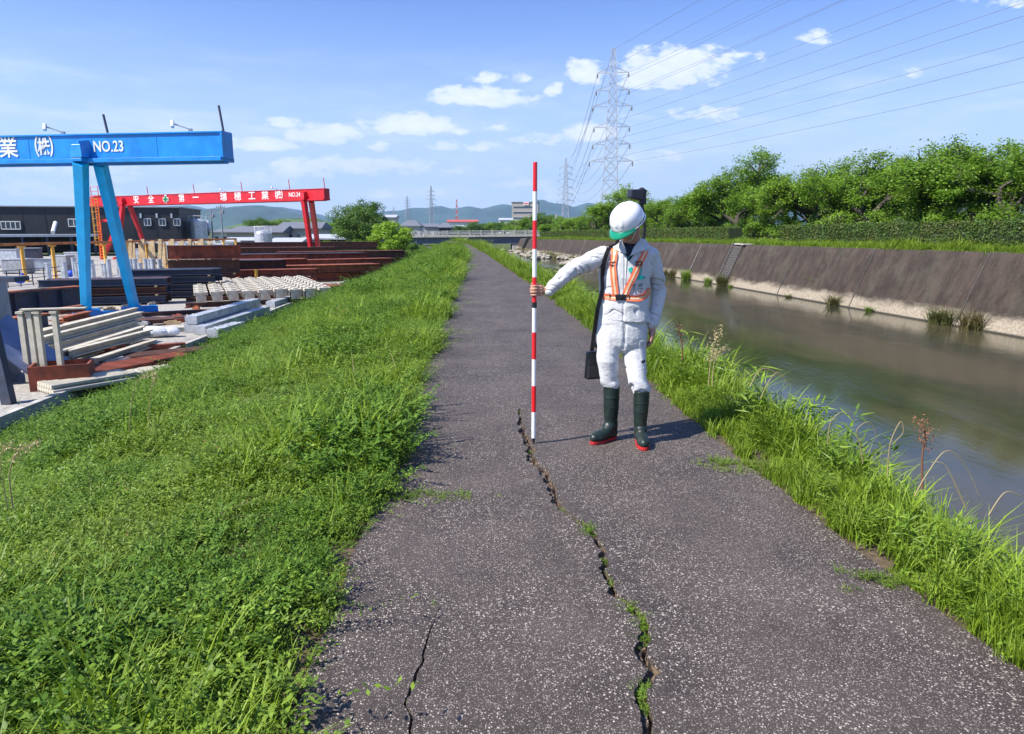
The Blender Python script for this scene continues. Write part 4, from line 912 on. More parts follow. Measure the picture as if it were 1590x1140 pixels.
# grey drums / pipe stubs standing on a pale deck, left middle
proto = None
x0_, y0_ = sp(170, 447)
def f(m): m.box((0, 0, .5), (6.6, 2.6, .12)); [m.box((a_, b2, .22), (.15, .15, .44)) for a_ in (-3, -1, 1, 3) for b2 in (-1.1, 1.1)]
stock('loading_deck', 'long pale raised deck carrying the grey pipe stubs behind the blue legs', 'platform', None, M_GALV, f, (x0_, y0_, YARD))
for i in range(22):
    if proto is None:
        m = MB(); m.tube([(0, 0, 0), (0, 0, 1.1)], .14, 12); m.tube([(0, 0, 1.1), (0, 0, 1.14)], .17, 12); m.tube([(0, 0, 0), (0, 0, .06)], .22, 12); proto = m.build('pipe_stub', M_GALV); o = proto
    else: o = proto.copy(); COL.objects.link(o)
    o.location = (x0_-3.1+i*.3+rng.uniform(-.05, .05), y0_+(-.8, .1, .9)[i % 3]+rng.uniform(-.1, .1), YARD+.565); o.scale = (1, 1, rng.uniform(.8, 1.15)); tag(o, 'grey standing pipe stub on the pale deck behind the blue crane', 'pipe', 'grey pipe stubs on the deck')
# leaning pale timber panels near ladder tower
x0_, y0_ = G(150, 425, YARD)[:2]
root = empty('timber_rack', (x0_, y0_+4, YARD), .1, 'rack of pale upright timber boards under the red crane ladder', 'timber rack')
for i in range(19):
    m = MB(); m.bar((i*.42, 0, .1), (i*.42+.12*(-1)**i, .5, 2.5+.15*(i % 3)), .3, .1, up=Vector((0, 1, 0))); m.build('board', P_WOOD, root)
m = MB(); m.bar((-.4, .65, 2.5), (8, .65, 2.5), .15); m.bar((-.4, .65, .6), (8, .65, .6), .15); m.build('rack_rail', M_WHITE, root)
# clutter of crates, drums and cabinets deeper in the yard (each its own)
clut = [(30, 425, 2.0, 1.2, 1.1, P_GREY, 'grey cabinet'), (75, 420, 2.2, 1.0, .9, M_GALV, 'pale bin'), (100, 422, 1.6, 1.0, 1.3, P_GREY, 'grey crate'), (15, 415, 2.5, 1.4, 1.6, M_GALV, 'pale container'), (48, 408, 2.2, 1.4, 1.5, P_STEEL, 'dark machine box'), (120, 412, 2, 1, 1.2, P_GREY, 'grey bin'),
        (278, 404, 2.8, 2, 2.3, M_GALV, 'grey cabinet box'), (303, 400, 1.6, 1.2, 1.6, M_WHITE, 'white unit'), (322, 400, 1.4, 1, 1.3, M_WHITE, 'white low unit'), (345, 398, 2.6, 2, 1.5, P_STEEL, 'dark skip'), (368, 396, 3.4, 2, 1.5, M_WHITE, 'white container'), (395, 396, 3.0, 2.2, 2.0, P_STEEL, 'blue grey tank box'), (220, 408, 2.2, 1.4, 1.4, M_GALV, 'pale bin by posts'), (300, 416, 2.2, 1, .9, M_WHITE, 'white pallet load')]
for i, (px, py, sx, sy, sz, mt, lb_) in enumerate(clut):
    c = G(px, py, YARD)
    root = empty('storage_box', (c.x, c.y, YARD), .3*math.sin(i*2.1), f'{lb_} in the yard near {["the left edge", "the second post", "the blue leg", "the shed", "the shed opening", "the deck", "the warehouse end", "the tall brown stack", "the dark row", "the rail end", "the rear houses", "the far tank", "the timber rack", "the spacer pile"][i]}', 'box')
    m = MB(); m.box((0, 0, sz/2+.08), (sx, sy, sz), 0, .97); m.build('body', mt, root, bevel=.03)
    m = MB(); m.box((0, 0, sz+.12), (sx*1.03, sy*1.03, .08)); m.build('lid', P_GREY if mt is not P_GREY else M_GALV, root)
    m = MB(); [m.box((a_*sx*.4, 0, .04), (.15, sy, .08)) for a_ in (-1, 1)]; m.build('skid', P_STEEL, root)
P_BALL = mat('blue_plastic', (.01, .06, .55), .35)
for px, py, s_, lb_ in ((33, 452, .27, 'round blue sheeted ball on the girder at the left'), (112, 440, .3, 'blue plastic bag beside the blue crane leg')):
    c = G(px, py, YARD); stock('blue_bag', lb_, 'bag', None, P_BALL, lambda m: (m.ball((0, 0, .4), s_, (1.15, .9, .8)), m.ball((.2, 0, .75), s_*.3, (1, 1, 1))), (c.x, c.y, YARD+.25))
# simple mesh guard fence left
a = Vector((*sp(-30, 452), YARD)); b_ = Vector((*sp(120, 436), YARD)); root = empty('guard_fence', a, 0, 'low dark tube guard fence behind the blue grey girder', 'fence')
v = b_-a
for k in range(9): m = MB(); m.tube([v*k/8, v*k/8+Vector((0, 0, 1.1))], .035, 6); m.build('post', P_STEEL, root)
m = MB(); [m.tube([Vector((0, 0, z)), v+Vector((0, 0, z))], .025, 6) for z in (.5, 1.08)]; m.build('rail', P_STEEL, root)

# tanks
def tank(px, py, y, r, h, label, lying=False):
    c = D(px, py, y); root = empty('storage_tank', (c.x, c.y, c.z), 0, label, 'tank')
    m = MB()
    if lying: m.tube([(0, 0, r), (.3, -.05, r), (3.8, 1.2, r), (4.0, 1.3, r)], [r*.7, r, r, r*.7], 18)
    else: m.lathe((0, 0, 0), [(r, 0), (r, h), (r*.7, h+.35), (.05, h+.5)], 24)
    m.build('shell', M_GALV, root, smooth=False)
    m = MB()
    if lying: m.box((.8, .2, r*.3), (.4, r*1.6, r*.7)); m.box((3.1, 1, r*.3), (.4, r*1.6, r*.7)); m.build('saddle', P_STEEL, root)
    else:
        m.tube([(r*math.cos(t)*1.0, r*math.sin(t)*1.0, h+1.0) for t in np.linspace(0, 6.283, 20)], .04, 5)
        for t in np.linspace(0, 6.283, 9)[:-1]: m.tube([(r*math.cos(t), r*math.sin(t), h), (r*math.cos(t), r*math.sin(t), h+1.0)], .035, 5)
        m.build('guard_rail', M_WHITE, root)
tank(410, 387, 105, 1.2, 2.2, 'wide pale grey storage tank behind the rust red beams')
tank(309, 372, 140, 1.6, 3.4, 'upright white cylinder tank right of the warehouse')
tank(291, 366, 145, 1.5, 0, 'white horizontal tank lying beside the warehouse corner', True)
# poles
def pole(px, pyt, pyb, y, label, arms=2, r=.14):
    c = D(px, pyb, y); h_ = D(px, pyt, y).z-c.z; root = empty('utility_pole', c, 0, label, 'utility pole')
    m = MB(); m.tube([(0, 0, 0), (0, 0, h_)], [r*1.2, r*.8], 8); m.build('pole_shaft', P_GREY, root)
    for k in range(arms): m = MB(); m.box((0, 0, h_-.5-k*.9), (1.8, .12, .12)); [m.tube([(a_, 0, h_-.45-k*.9), (a_, 0, h_-.15-k*.9)], .06, 6) for a_ in (-.8, -.4, .4, .8)]; m.build('cross_bar', P_GREY, root)
    m = MB(); m.lathe((.35, 0, h_*.72), [(.2, 0), (.24, .1), (.24, .7), (.1, .78)], 10); m.build('transformer', P_GREY, root)
pole(331, 325, 372, 150, 'utility pole standing right of the white tank'); pole(346, 318, 368, 145, 'taller utility pole beside the grey roofed house'); pole(862, 330, 360, 185, 'slim lamp pole at the right end of the bridge', 0, .1)

# small offcuts scattered on the gravel
r_ = np.random.default_rng(77); n_off = 0
while n_off < 60:
    px, py = r_.uniform(90, 560), r_.uniform(470, 585)
    c = G(px, py, YARD)
    if c.x > -9.7 or c.x < -17 or c.y > 60: continue
    n_off += 1; L_ = r_.uniform(.3, 1.4); a_ = r_.uniform(0, 3.1); w1_, h1_ = r_.uniform(.06, .16), r_.uniform(.05, .14); mt = [P_RUST, P_WOOD, P_CREAM, P_RUSTD, P_GREY, P_RUSTB][n_off % 6]
    kind_ = ['rusty', 'wooden', 'pale', 'dark', 'grey', 'orange rust'][n_off % 6]
    def f(m): m.bar((-L_/2*math.cos(a_), -L_/2*math.sin(a_), h1_/2), (L_/2*math.cos(a_), L_/2*math.sin(a_), h1_/2), w1_, h1_); m.bar((-L_/3*math.cos(a_)+.03, -L_/3*math.sin(a_), h1_+.02), (L_/5*math.cos(a_), L_/5*math.sin(a_)+.1, h1_+.03), w1_*.6, .04)
    stock('offcut', kind_+' offcut lying on the yard gravel near the kerb', 'offcut', kind_+' offcuts on the gravel', mt, f, (c.x, c.y, YARD+.004))

c = G(100, 600, YARD); stock('pale_plank', 'pale flat plank laid across the upright posts of the brown crate', 'plank', None, P_CREAM, lambda m: m.bar((-.7, -.05, .02), (.6, .25, .02), .22, .03), (c.x-.1, c.y+.12, YARD+1.77))
# ================================================================ surveying pole
PB = G(828.5, 690, 0.0); PT = D(831, 252, PB.y+.02)
pv = (PT-PB); PLEN = pv.length; pu = pv.normalized()
P_PW = mat('pole_white', (.78, .78, .76), .35, .05, 8); P_PR = mat('pole_red', (.72, .012, .02), .35, .08, 8)
root = empty('surveying_pole', PB, 0, 'tall red and white banded surveying pole held upright on the cracked asphalt', 'surveying pole')
tip = .05; n = 10; bl_ = (PLEN-tip)/n; r0 = .0152
for k in range(n):
    a, b_ = pu*(tip+bl_*k), pu*(tip+bl_*(k+1)); m = MB(); m.tube([a, b_], r0 if k > 4 else r0*1.04, 16); m.build('red_band' if k % 2 else 'white_band', P_PR if k % 2 else P_PW, root)
m = MB(); m.tube([pu*.0, pu*.02, pu*tip], [.002, .008, .013], 12); m.build('tip', P_BLK, root)
m = MB(); m.tube([pu*(tip+bl_*5-.02), pu*(tip+bl_*5+.02)], r0*1.2, 16); m.build('joint_sleeve', P_BLK, root)
def pole_at(z): return PB+pu*((z-PB.z)/pu.z)

# ================================================================ the man
def J(px, py, y=5.14): return D(px, py, y)
def blob(m, voxel, smooth=6, fac=.5):
    me = m.mesh('t', []) if False else None
    me = bpy.data.meshes.new('t'); me.from_pydata([tuple(v) for v in m.v], [], m.f); o = bpy.data.objects.new('t', me); COL.objects.link(o)
    bm = bmesh.new(); bm.from_mesh(me); bmesh.ops.recalc_face_normals(bm, faces=bm.faces); bm.to_mesh(me); bm.free()
    r_ = o.modifiers.new('r', 'REMESH'); r_.mode = 'VOXEL'; r_.voxel_size = voxel; r_.use_smooth_shade = True
    if smooth: s_ = o.modifiers.new('s', 'SMOOTH'); s_.factor = fac; s_.iterations = smooth
    dg = bpy.context.evaluated_depsgraph_get(); dg.update(); out = bpy.data.meshes.new_from_object(o.evaluated_get(dg)); bpy.data.objects.remove(o); return out
def displace(me, fn):
    n = len(me.vertices); co = np.empty(n*3, np.float32); me.vertices.foreach_get('co', co); co = co.reshape(-1, 3); no = np.empty(n*3, np.float32); me.vertices.foreach_get('normal', no); no = no.reshape(-1, 3)
    d_ = np.array([fn(Vector(c), Vector(q_)) for c, q_ in zip(co, no)]); co = co+no*d_[:, None]; me.vertices.foreach_set('co', co.ravel()); me.update()
def finish(me, name, mt, parent, off):
    me.name = name; me.materials.clear(); me.materials.append(mt); me.transform(Matrix.Translation(-off)); me.polygons.foreach_set('use_smooth', [True]*len(me.polygons)); return link_mesh(name, me, parent)
def chain(m, pts, rad, n=14, sc=1.0):
    m.tube(pts, rad, n)
    for p, r_ in zip(pts, rad): m.ball(p, r_*.995, nu=14, nv=8)
def ring(pxl, pxr, py, ry, yc, nn=28, tilt=0, rot=-.22):
    a, b_ = J(pxl, py, yc), J(pxr, py, yc); c = (a+b_)/2; rx = (b_.x-a.x)/2
    P_ = [(rx*math.copysign(abs(math.cos(t))**.98, math.cos(t)), ry*math.copysign(abs(math.sin(t))**.98, math.sin(t))) for t in np.linspace(0, 2*math.pi, nn, endpoint=False)]
    P_ = [(a*math.cos(rot)-b*math.sin(rot), a*math.sin(rot)+b*math.cos(rot)) for a, b in P_]; k = rx/max(abs(a) for a, b in P_)
    return [Vector((c.x+a*k, c.y+b, c.z+tilt*a*k/rx)) for a, b in P_]
SKIN = mat('skin', (.44, .225, .15), .5, .12, 20, .15, 120)
CLOTH = mat('work_cloth', (.57, .575, .58), .85, .07, 8, .3, 200, dirt=(.4, .39, .36), dirt_amt=.45, dscale=5)
RUB = mat('boot_rubber', (.01, .022, .018), .42, .25, 12, dirt=(.07, .06, .045), dirt_amt=.35, dscale=14); RSOLE = mat('red_sole', (.42, .015, .018), .6, .2, 12, dirt=(.12, .06, .05), dirt_amt=.6, dscale=30)
HW = mat('helmet_white', (.78, .79, .8), .22, .03, 6, coat=.5); HG = mat('helmet_green', (.0, .25, .13), .25, .1, 8, coat=.4)
_q = NT(CLOTH.node_tree); _b = CLOTH.node_tree.nodes['Principled BSDF']; _v = _q.n('ShaderNodeTexCoord').outputs['Object']
_w1 = _q.noise(_q.scale(_v, (1, 1, 1.7)), 15, 3, .55, 1.3); _w2 = _q.noise(_q.scale(_v, (1.5, 1, .8)), 34, 3, .6, .8)
_rid = lambda f: _q.m('MULTIPLY', _q.ramp(_q.m('ABSOLUTE', _q.m('SUBTRACT', f, .5)), .05, 0.0), -1.0)
_n = _q.n('ShaderNodeBump'); _n.inputs['Strength'].default_value = .3; _n.inputs['Distance'].default_value = .006; _q.put(_n.inputs['Height'], _q.m('ADD', _q.m('MULTIPLY', _w1, 3.0), _q.m('MULTIPLY', _w2, .5))); CLOTH.node_tree.links.new(_n.outputs[0], _b.inputs['Normal'])
NAVY = mat('navy_shirt', (.01, .014, .03), .85, .2, 20); HAIR = mat('hair', (.012, .01, .009), .6, .3, 60)
ORR = mat('harness_orange', (.85, .16, .06), .6, .1, 30); SIL = mat('harness_silver', (.66, .52, .33), .35, .1, 60)
TEAL = mat('teal_print', (.0, .42, .33), .7, .1, 30); INK = mat('grey_print', (.12, .13, .15), .7, .1, 30)
fR, fL = G(945, 683), G(994, 688)
hipR, hipL = J(949, 522, 5.17), J(984, 522, 5.19)
kneeR, kneeL = J(947, 596, fR.y+.02), J(990, 602, fL.y+.03)
ankR, ankL = Vector((fR.x+.015, fR.y+.013, .09)), Vector((fL.x, fL.y+.02, .09))
shR, shL = J(937, 391, 5.17), J(1014, 392, 5.19)
elR, elL = J(893, 417, 5.10), J(1023, 449, 5.22)
gz = D(829, 451, PB.y).z; grip = pole_at(gz)
wrR, wrL = grip+Vector((.088, .015, -.005)), J(1013, 505, 5.16)
HC = J(974, 346, 5.06); f_ = Vector((-.60, -.50, -.55)).normalized(); up_ = (Vector((.05, -.02, 1))-f_*Vector((.05, -.02, 1)).dot(f_)).normalized(); rt3 = f_.cross(up_).normalized()
HM = Matrix((rt3, f_, up_)).transposed()
def hp(r_, f, u): return HC+rt3*r_+f_*f+up_*u
base = Vector(((fR.x+fL.x)/2, (fR.y+fL.y)/2, 0))
man = None
# --- body (one continuous surface)
m = MB(); neck0 = J(981, 388, 5.19)
m.ball(HC, 1, (.077, .096, .108), HM); m.ball(hp(0, .035, -.062), 1, (.052, .058, .052), HM); m.ball(hp(0, .02, .02), 1, (.07, .08, .09), HM)
m.ball(hp(0, .094, -.012), 1, (.012, .019, .024), HM); m.ball(hp(0, .1, -.03), 1, (.017, .016, .012), HM)
m.ball(hp(0, .083, -.062), 1, (.024, .012, .006), HM); m.ball(hp(0, .081, -.073), 1, (.02, .012, .007), HM); m.ball(hp(0, .075, -.098), 1, (.022, .018, .015), HM)
for s_ in (-1, 1):
    m.ball(hp(s_*.079, -.008, -.012), 1, (.009, .019, .031), HM); m.ball(hp(s_*.045, .07, -.035), 1, (.02, .018, .017), HM); m.ball(hp(s_*.031, .083, .022), 1, (.022, .012, .008), HM)
chain(m, [hp(0, -.03, -.06), neck0], [.058, .06]); m.loft([ring(958, 1000, 384, .07, 5.19), ring(948, 1000, 396, .075, 5.18), ring(940, 1000, 430, .1, 5.18), ring(942, 998, 470, .1, 5.18), ring(936, 996, 515, .08, 5.18), ring(942, 990, 530, .06, 5.18)])
for sh, el, wr in ((shR, elR, wrR), (shL, elL, wrL)): chain(m, [sh, el, wr], [.036, .036, .027])
for h_, k_, a_ in ((hipR, kneeR, ankR), (hipL, kneeL, ankL)): chain(m, [h_, k_, a_, a_-Vector((0, .02, .03))], [.055, .034, .031, .03])
# right hand closed round the pole
m.ball(grip+Vector((.044, .014, 0)), 1, (.03, .017, .042)); chain(m, [wrR, grip+Vector((.06, .014, 0))], [.027, .026])
for i in range(4):
    z = .031-.0215*i; R_ = .0235+(.001 if i in (1, 2) else -.0005); ext = (-2.9, -3.25, -3.15, -2.7)[i]
    P_ = [grip+Vector((.05, -.008, z*.9))]+[grip+Vector((R_*math.cos(t)*1.1, R_*math.sin(t), z)) for t in np.linspace(-.45, ext, 8)]
    r_ = (.0092, .0096, .0092, .008)[i]; chain(m, P_, list(np.linspace(r_*1.12, r_*.88, len(P_))), 10)
P_ = [grip+Vector((.055, .022, .012)), grip+Vector((.036, .034, .034)), grip+Vector((.008, .034, .043)), grip+Vector((-.016, .024, .044))]; chain(m, P_, [.014, .0125, .011, .0095], 10)
# left hand hanging, lightly curled
hd = Vector((-.05, -.12, -1)).normalized(); pc = wrL+hd*.062; m.ball(pc, 1, (.021, .04, .048)); chain(m, [wrL, pc], [.026, .027])
for i in range(4):
    q0 = pc+Vector((-.002, -.029+.0195*i, -.03)); Lf = (.07, .08, .075, .06)[i]; P_ = [q0+Vector((-.016*t*t*1.8, .0, -Lf*t*(1-.15*t))) for t in (0, .4, .7, 1)]; chain(m, P_, [.0098, .009, .0084, .0076], 10)
P_ = [pc+Vector((-.004, -.034, .012)), pc+Vector((-.014, -.052, -.018)), pc+Vector((-.02, -.056, -.048))]; chain(m, P_, [.013, .011, .0092], 10)
me = blob(m, .0042, 3); man = finish(me, 'person', SKIN, None, base); man.location = base
tag(man, 'man in white work clothes and white helmet looking down and holding a banded pole', 'person')
def part(me, name, mt, parent=None): return finish(me, name, mt, parent or man, base)
def bpart(m, name, mt, parent=None, smooth=False, bevel=0):
    me = m.mesh(name, mt, smooth); me.transform(Matrix.Translation(-base)); o = link_mesh(name, me, parent or man)
    if bevel: b_ = o.modifiers.new('b', 'BEVEL'); b_.width = bevel; b_.segments = 2
    return o
m = MB(); [m.ball(hp(s_*.03, .088, .004), .0105) for s_ in (-1, 1)]; bpart(m, 'eyes', mat('eye', (.1, .08, .07), .2))
m = MB(); m.ball(hp(0, -.016, .012), 1, (.082, .094, .1), HM); m.ball(hp(0, -.055, -.03), 1, (.068, .05, .055), HM); part(blob(m, .005, 3), 'hair', HAIR)
# --- fold functions
def segfold(p, segs, amp, fa=20, fr=3.0, seed=0):
    best = None
    for (a, b_) in segs:
        ab = b_-a; t = max(0, min(1, (p-a).dot(ab)/ab.length_squared)); q_ = a+ab*t; d_ = (p-q_).length
        if best is None or d_ < best[0]: best = (d_, a, ab.normalized(), t, ab.length, q_)
    d_, a, ax, t, L, q_ = best; s = (p-a).dot(ax); r_ = p-q_
    o_ = ax.orthogonal().normalized(); b2 = ax.cross(o_); v = Vector((s*fa+r_.dot(o_)*14, r_.dot(o_)*fr*7, r_.dot(b2)*fr*7))
    n_ = noise.noise(v*.55+Vector((seed, 0, 0)))+.5*noise.noise(v+Vector((seed, 5, 0)))
    g_ = min(1, max(0, .5+2.6*noise.noise(p*9+Vector((seed, 2, 1)))))
    return amp*(1.5*n_-2.4*g_*math.exp(-(n_/.075)**2)), t
# --- trousers
m = MB(); m.loft([ring(932, 1003, 484, .122, 5.18), ring(928, 1004, 505, .118, 5.18), ring(925, 1004, 522, .118, 5.18), ring(927, 1002, 534, .108, 5.18), ring(931, 999, 541, .085, 5.175), ring(940, 992, 547, .045, 5.17)])
def leg(hip, pts): chain(m, [hip]+[p for p, _ in pts], [.09]+[r_ for _, r_ in pts], 18)
kR0, kL0 = J(944, 560, 5.15), J(986, 560, 5.14)
leg(J(945, 528, 5.18), [(kR0, .081), (J(946, 590, fR.y+.02), .069), (Vector((fR.x+.013, fR.y+.015, J(947, 604, 5.1).z+.03)), .068)])
leg(J(982, 528, 5.18), [(kL0, .082), (J(990, 592, fL.y+.03), .07), (Vector((fL.x, fL.y+.02, J(992, 612, 5.06).z+.03)), .069)])
me = blob(m, .0052, 7)
segL = [(J(945, 520, 5.18), J(946, 608, fR.y)), (J(982, 520, 5.18), J(991, 612, fL.y))]
zc = J(965, 537).z; zk = J(965, 596).z
def fold_t(p, n_):
    a, t = segfold(p, segL, .0042, 20, 1.0, 3); w_ = 1.0+1.3*math.exp(-((p.z-zk)/.07)**2)+.8*math.exp(-((p.z-zc)/.06)**2)
    a *= .35+.65*min(1, max(0, (zc+.02-p.z)/.1)) if p.z < zc+.1 else .4
    front = -.008*math.exp(-((p.x-J(966, 520).x)/.012)**2)*(1 if p.z > zc-.02 and n_.y < 0 else 0)
    return a*w_+front
displace(me, fold_t); trousers = part(me, 'trousers', CLOTH)
# --- jacket
m = MB()
m.loft([ring(930, 1009, 497, .13, 5.18, tilt=-.012), ring(930, 1006, 478, .125, 5.18), ring(931, 1006, 455, .12, 5.18), ring(931, 1009, 430, .127, 5.18), ring(931, 1014, 408, .122, 5.18), ring(934, 1019, 394, .118, 5.18), ring(944, 1012, 383, .095, 5.185), ring(958, 1003, 376, .075, 5.19), ring(961, 1001, 371, .07, 5.19)])
shR2 = J(938, 397, 5.17)
chain(m, [shR2, J(915, 407, 5.14), elR, J(872, 432, 5.07), wrR+Vector((.02, 0, .0))], [.07, .069, .061, .052, .042], 20)
chain(m, [J(1010, 397, 5.18), J(1018, 420, 5.2), elL, J(1020, 478, 5.19), wrL+Vector((0, 0, .012))], [.064, .061, .057, .051, .046], 20)
me = blob(m, .0052, 6)
segA = [(shR, elR), (elR, wrR), (shL, elL), (elL, wrL)]; tor = (J(970, 385, 5.18), J(968, 496, 5.18))
zh = J(966, 492).z; zb_ = J(966, 461).z
def fold_j(p, n_):
    in_torso = J(929, 430).x+.01 < p.x < J(1008, 430).x-.01
    if in_torso:
        v = Vector((p.x*7+p.z*4, p.y*4, p.z*9-p.x*3)); n2 = noise.noise(v)+.5*noise.noise(v*2.1)
        g_ = min(1, max(0, .35+2.4*noise.noise(p*8))); d_ = .0048*(1.5*n2-2.6*g_*math.exp(-(n2/.07)**2))*(.55+.9*math.exp(-((p.z-zb_+.06)/.07)**2))
        if n_.y < 0: d_ -= .010*math.exp(-((p.z-zb_)/.016)**2)           # cinched by the harness belt
        d_ -= .006*math.exp(-((p.x-(J(966, 430).x))/.007)**2)*(n_.y < -.3)  # front placket
        return d_
    a, t = segfold(p, segA, .0048, 24, 1.2, 9); return a*(1.0+.8*math.exp(-((p-elR).length/.1)**2)+.6*math.exp(-((p-elL).length/.1)**2))
displace(me, fold_j); jacket = part(me, 'jacket', CLOTH)
jb = [tuple(v.co+base) for v in me.vertices]; bvh = BVHTree.FromPolygons(jb, [tuple(p.vertices) for p in me.polygons])
tb = BVHTree.FromPolygons([tuple(v.co+base) for v in trousers.data.vertices], [tuple(p.vertices) for p in trousers.data.polygons])
def proj(px, py, off, b_=None):
    p = J(px, py); h = (b_ or bvh).ray_cast(Vector((p.x, 4.0, p.z)), Vector((0, 1, 0)))
    if h[0] is None: h = (b_ or bvh).find_nearest(p); 
    return h[0]+Vector((0, -off, 0)), h[1]
def ribbon(pix, wpx, off, mt, name, parent=None, thick=.003, b_=None, sub=9):
    P = []
    for (a, c) in zip(pix, pix[1:]):
        for k in range(sub): P.append((a[0]+(c[0]-a[0])*k/sub, a[1]+(c[1]-a[1])*k/sub))
    P.append(pix[-1]); vs, fs = [], []; nW = 4
    for i, p in enumerate(P):
        a, c = P[max(i-1, 0)], P[min(i+1, len(P)-1)]; dx_, dy2 = c[0]-a[0], c[1]-a[1]; l = math.hypot(dx_, dy2); nx_, ny_ = -dy2/l, dx_/l
        for k in range(nW+1): vs.append(proj(p[0]+nx_*wpx*(k/nW-.5), p[1]+ny_*wpx*(k/nW-.5), off, b_)[0])
    # average the rows so the strap lies taut over the cloth
    V_ = np.array([tuple(v) for v in vs]).reshape(len(P), nW+1, 3)
    for _ in range(3): V_[1:-1, :, 1] = .25*V_[:-2, :, 1]+.5*V_[1:-1, :, 1]+.25*V_[2:, :, 1]
    V_[:, :, 1] -= .0015; W = nW+1; V2 = V_.reshape(-1, 3); n_ = len(V2); m = MB()
    m.add([tuple(v) for v in V2]+[(v[0], v[1]+thick, v[2]) for v in V2], [(i*W+k, i*W+k+1, (i+1)*W+k+1, (i+1)*W+k) for i in range(len(P)-1) for k in range(nW)]+[(n_+i*W+k, n_+(i+1)*W+k, n_+(i+1)*W+k+1, n_+i*W+k+1) for i in range(len(P)-1) for k in range(nW)]+
          [(i*W, (i+1)*W, n_+(i+1)*W, n_+i*W) for i in range(len(P)-1)]+[(i*W+nW, n_+i*W+nW, n_+(i+1)*W+nW, (i+1)*W+nW) for i in range(len(P)-1)])
    return bpart(m, name, mt, parent)
def decal(poly, off, mt, name, parent=None, thick=.002, b_=None, lift=None, rounds=3):
    bm = bmesh.new(); vs = [bm.verts.new((p[0], p[1], 0)) for p in poly]; bm.faces.new(vs); bmesh.ops.triangulate(bm, faces=bm.faces)
    for _ in range(rounds):
        es = [e for e in bm.edges if e.calc_length() > 2.2]
        if not es: break
        bmesh.ops.subdivide_edges(bm, edges=es, cuts=1); bmesh.ops.triangulate(bm, faces=bm.faces)
    for v in bm.verts: o_ = off+(lift(v.co.x, v.co.y) if lift else 0); v.co = proj(v.co.x, v.co.y, o_, b_)[0]-base
    me = bpy.data.meshes.new(name); bm.to_mesh(me); bm.free(); me.materials.append(mt); o = link_mesh(name, me, parent or man)
    s_ = o.modifiers.new('s', 'SOLIDIFY'); s_.thickness = thick; s_.offset = 0; return o
decal([(964, 371), (994, 371), (988, 383), (973, 405), (968, 396), (965, 382)], .004, NAVY, 'undershirt')
decal([(956, 373), (966, 371), (968, 384), (969, 393), (960, 391), (951, 384)], .013, CLOTH, 'collar', jacket, .004)
decal([(993, 370), (1004, 374), (1008, 386), (990, 390), (974, 397), (980, 385)], .014, CLOTH, 'collar', jacket, .004)
# pockets, placket, seams
ribbon([(968, 398), (966, 430), (965, 455)], 3.2, .005, CLOTH, 'placket', jacket)
decal([(982, 407), (1000, 406), (1001, 411), (983, 412)], .005, CLOTH, 'pocket_flap', jacket, .004)
harness = bpart(MB().ball(proj(961, 460, .012)[0], 1, (.02, .006, .012)), 'safety_harness', P_BLK)
S_ = []
for pix in ([(953, 386), (951, 400), (949, 411), (950, 430), (953, 456)], [(999, 389), (991, 404), (981, 424), (972, 443), (967, 456)], [(929, 456), (938, 460), (955, 461)], [(968, 461), (985, 462), (998, 459), (1008, 448)]):
    o = ribbon(pix, 8.8, .010, ORR, 'strap', harness); ribbon(pix, 2.6, .0125, SIL, 'reflective_stripe', o)
for c in ((948, 461), (970, 461)):
    p = proj(*c, .016)[0]; m = MB(); [m.bar(p+Vector((a_, 0, -.018)), p+Vector((a_, 0, .018)), .005) for a_ in (-.014, .014)]; [m.bar(p+Vector((-.014, 0, a_)), p+Vector((.014, 0, a_)), .005) for a_ in (-.018, .018)]; bpart(m, 'adjuster', P_BLK, harness)
for c in ((949, 409), (987, 408)):
    p = proj(*c, .016)[0]; m = MB(); [m.bar(p+Vector((-.02, 0, a_)), p+Vector((.02, 0, a_)), .007) for a_ in (-.012, .012)]; [m.bar(p+Vector((a_, 0, -.012)), p+Vector((a_, 0, .012)), .006) for a_ in (-.019, .019)]; bpart(m, 'slider', P_BLK, harness)
m = MB(); p = proj(960, 460, .018)[0]; m.box(tuple(p), (.075, .014, .04)); m.box(tuple(p+Vector((0, -.006, 0))), (.03, .012, .028)); bpart(m, 'buckle', P_BLK, harness, bevel=.004)
# prints on the chest
for poly in ([(972, 398), (975, 396), (969, 404), (966, 407)], [(971, 417), (977, 413), (978, 421), (974, 423)], [(986, 431), (990, 421), (991, 427), (1000, 430), (991, 433), (984, 433)], [(990, 415), (993, 412), (992, 420), (988, 423)]): decal(poly, .005, TEAL, 'logo_print', jacket, .001)
for poly in ([(977, 441), (983, 440), (983, 442), (977, 443)], [(980, 444), (981.5, 444), (981.5, 452), (980, 452)], [(987, 440), (994, 439), (994, 441), (987, 442)], [(986, 443), (993, 442), (993, 443.5), (986, 444.5)], [(985, 447), (995, 446), (995, 447.5), (985, 448.5)], [(986, 450.5), (992, 450), (992, 451.5), (986, 452)]): decal(poly, .005, INK, 'chest_lettering', jacket, .001)
decal([(992, 558), (999, 557), (999, 560), (992, 561)], .004, NAVY, 'label', trousers, .002, tb)
decal([(990, 528), (1003, 526), (1003, 531), (990, 534)], .005, CLOTH, 'pocket_flap', trousers, .004, tb); decal([(990, 535), (1003, 533), (1002, 556), (992, 557)], .003, CLOTH, 'cargo_pocket', trousers, .004, tb)
ribbon([(966, 494), (966, 510), (963, 530)], 2.4, .003, CLOTH, 'fly', trousers, b_=tb)
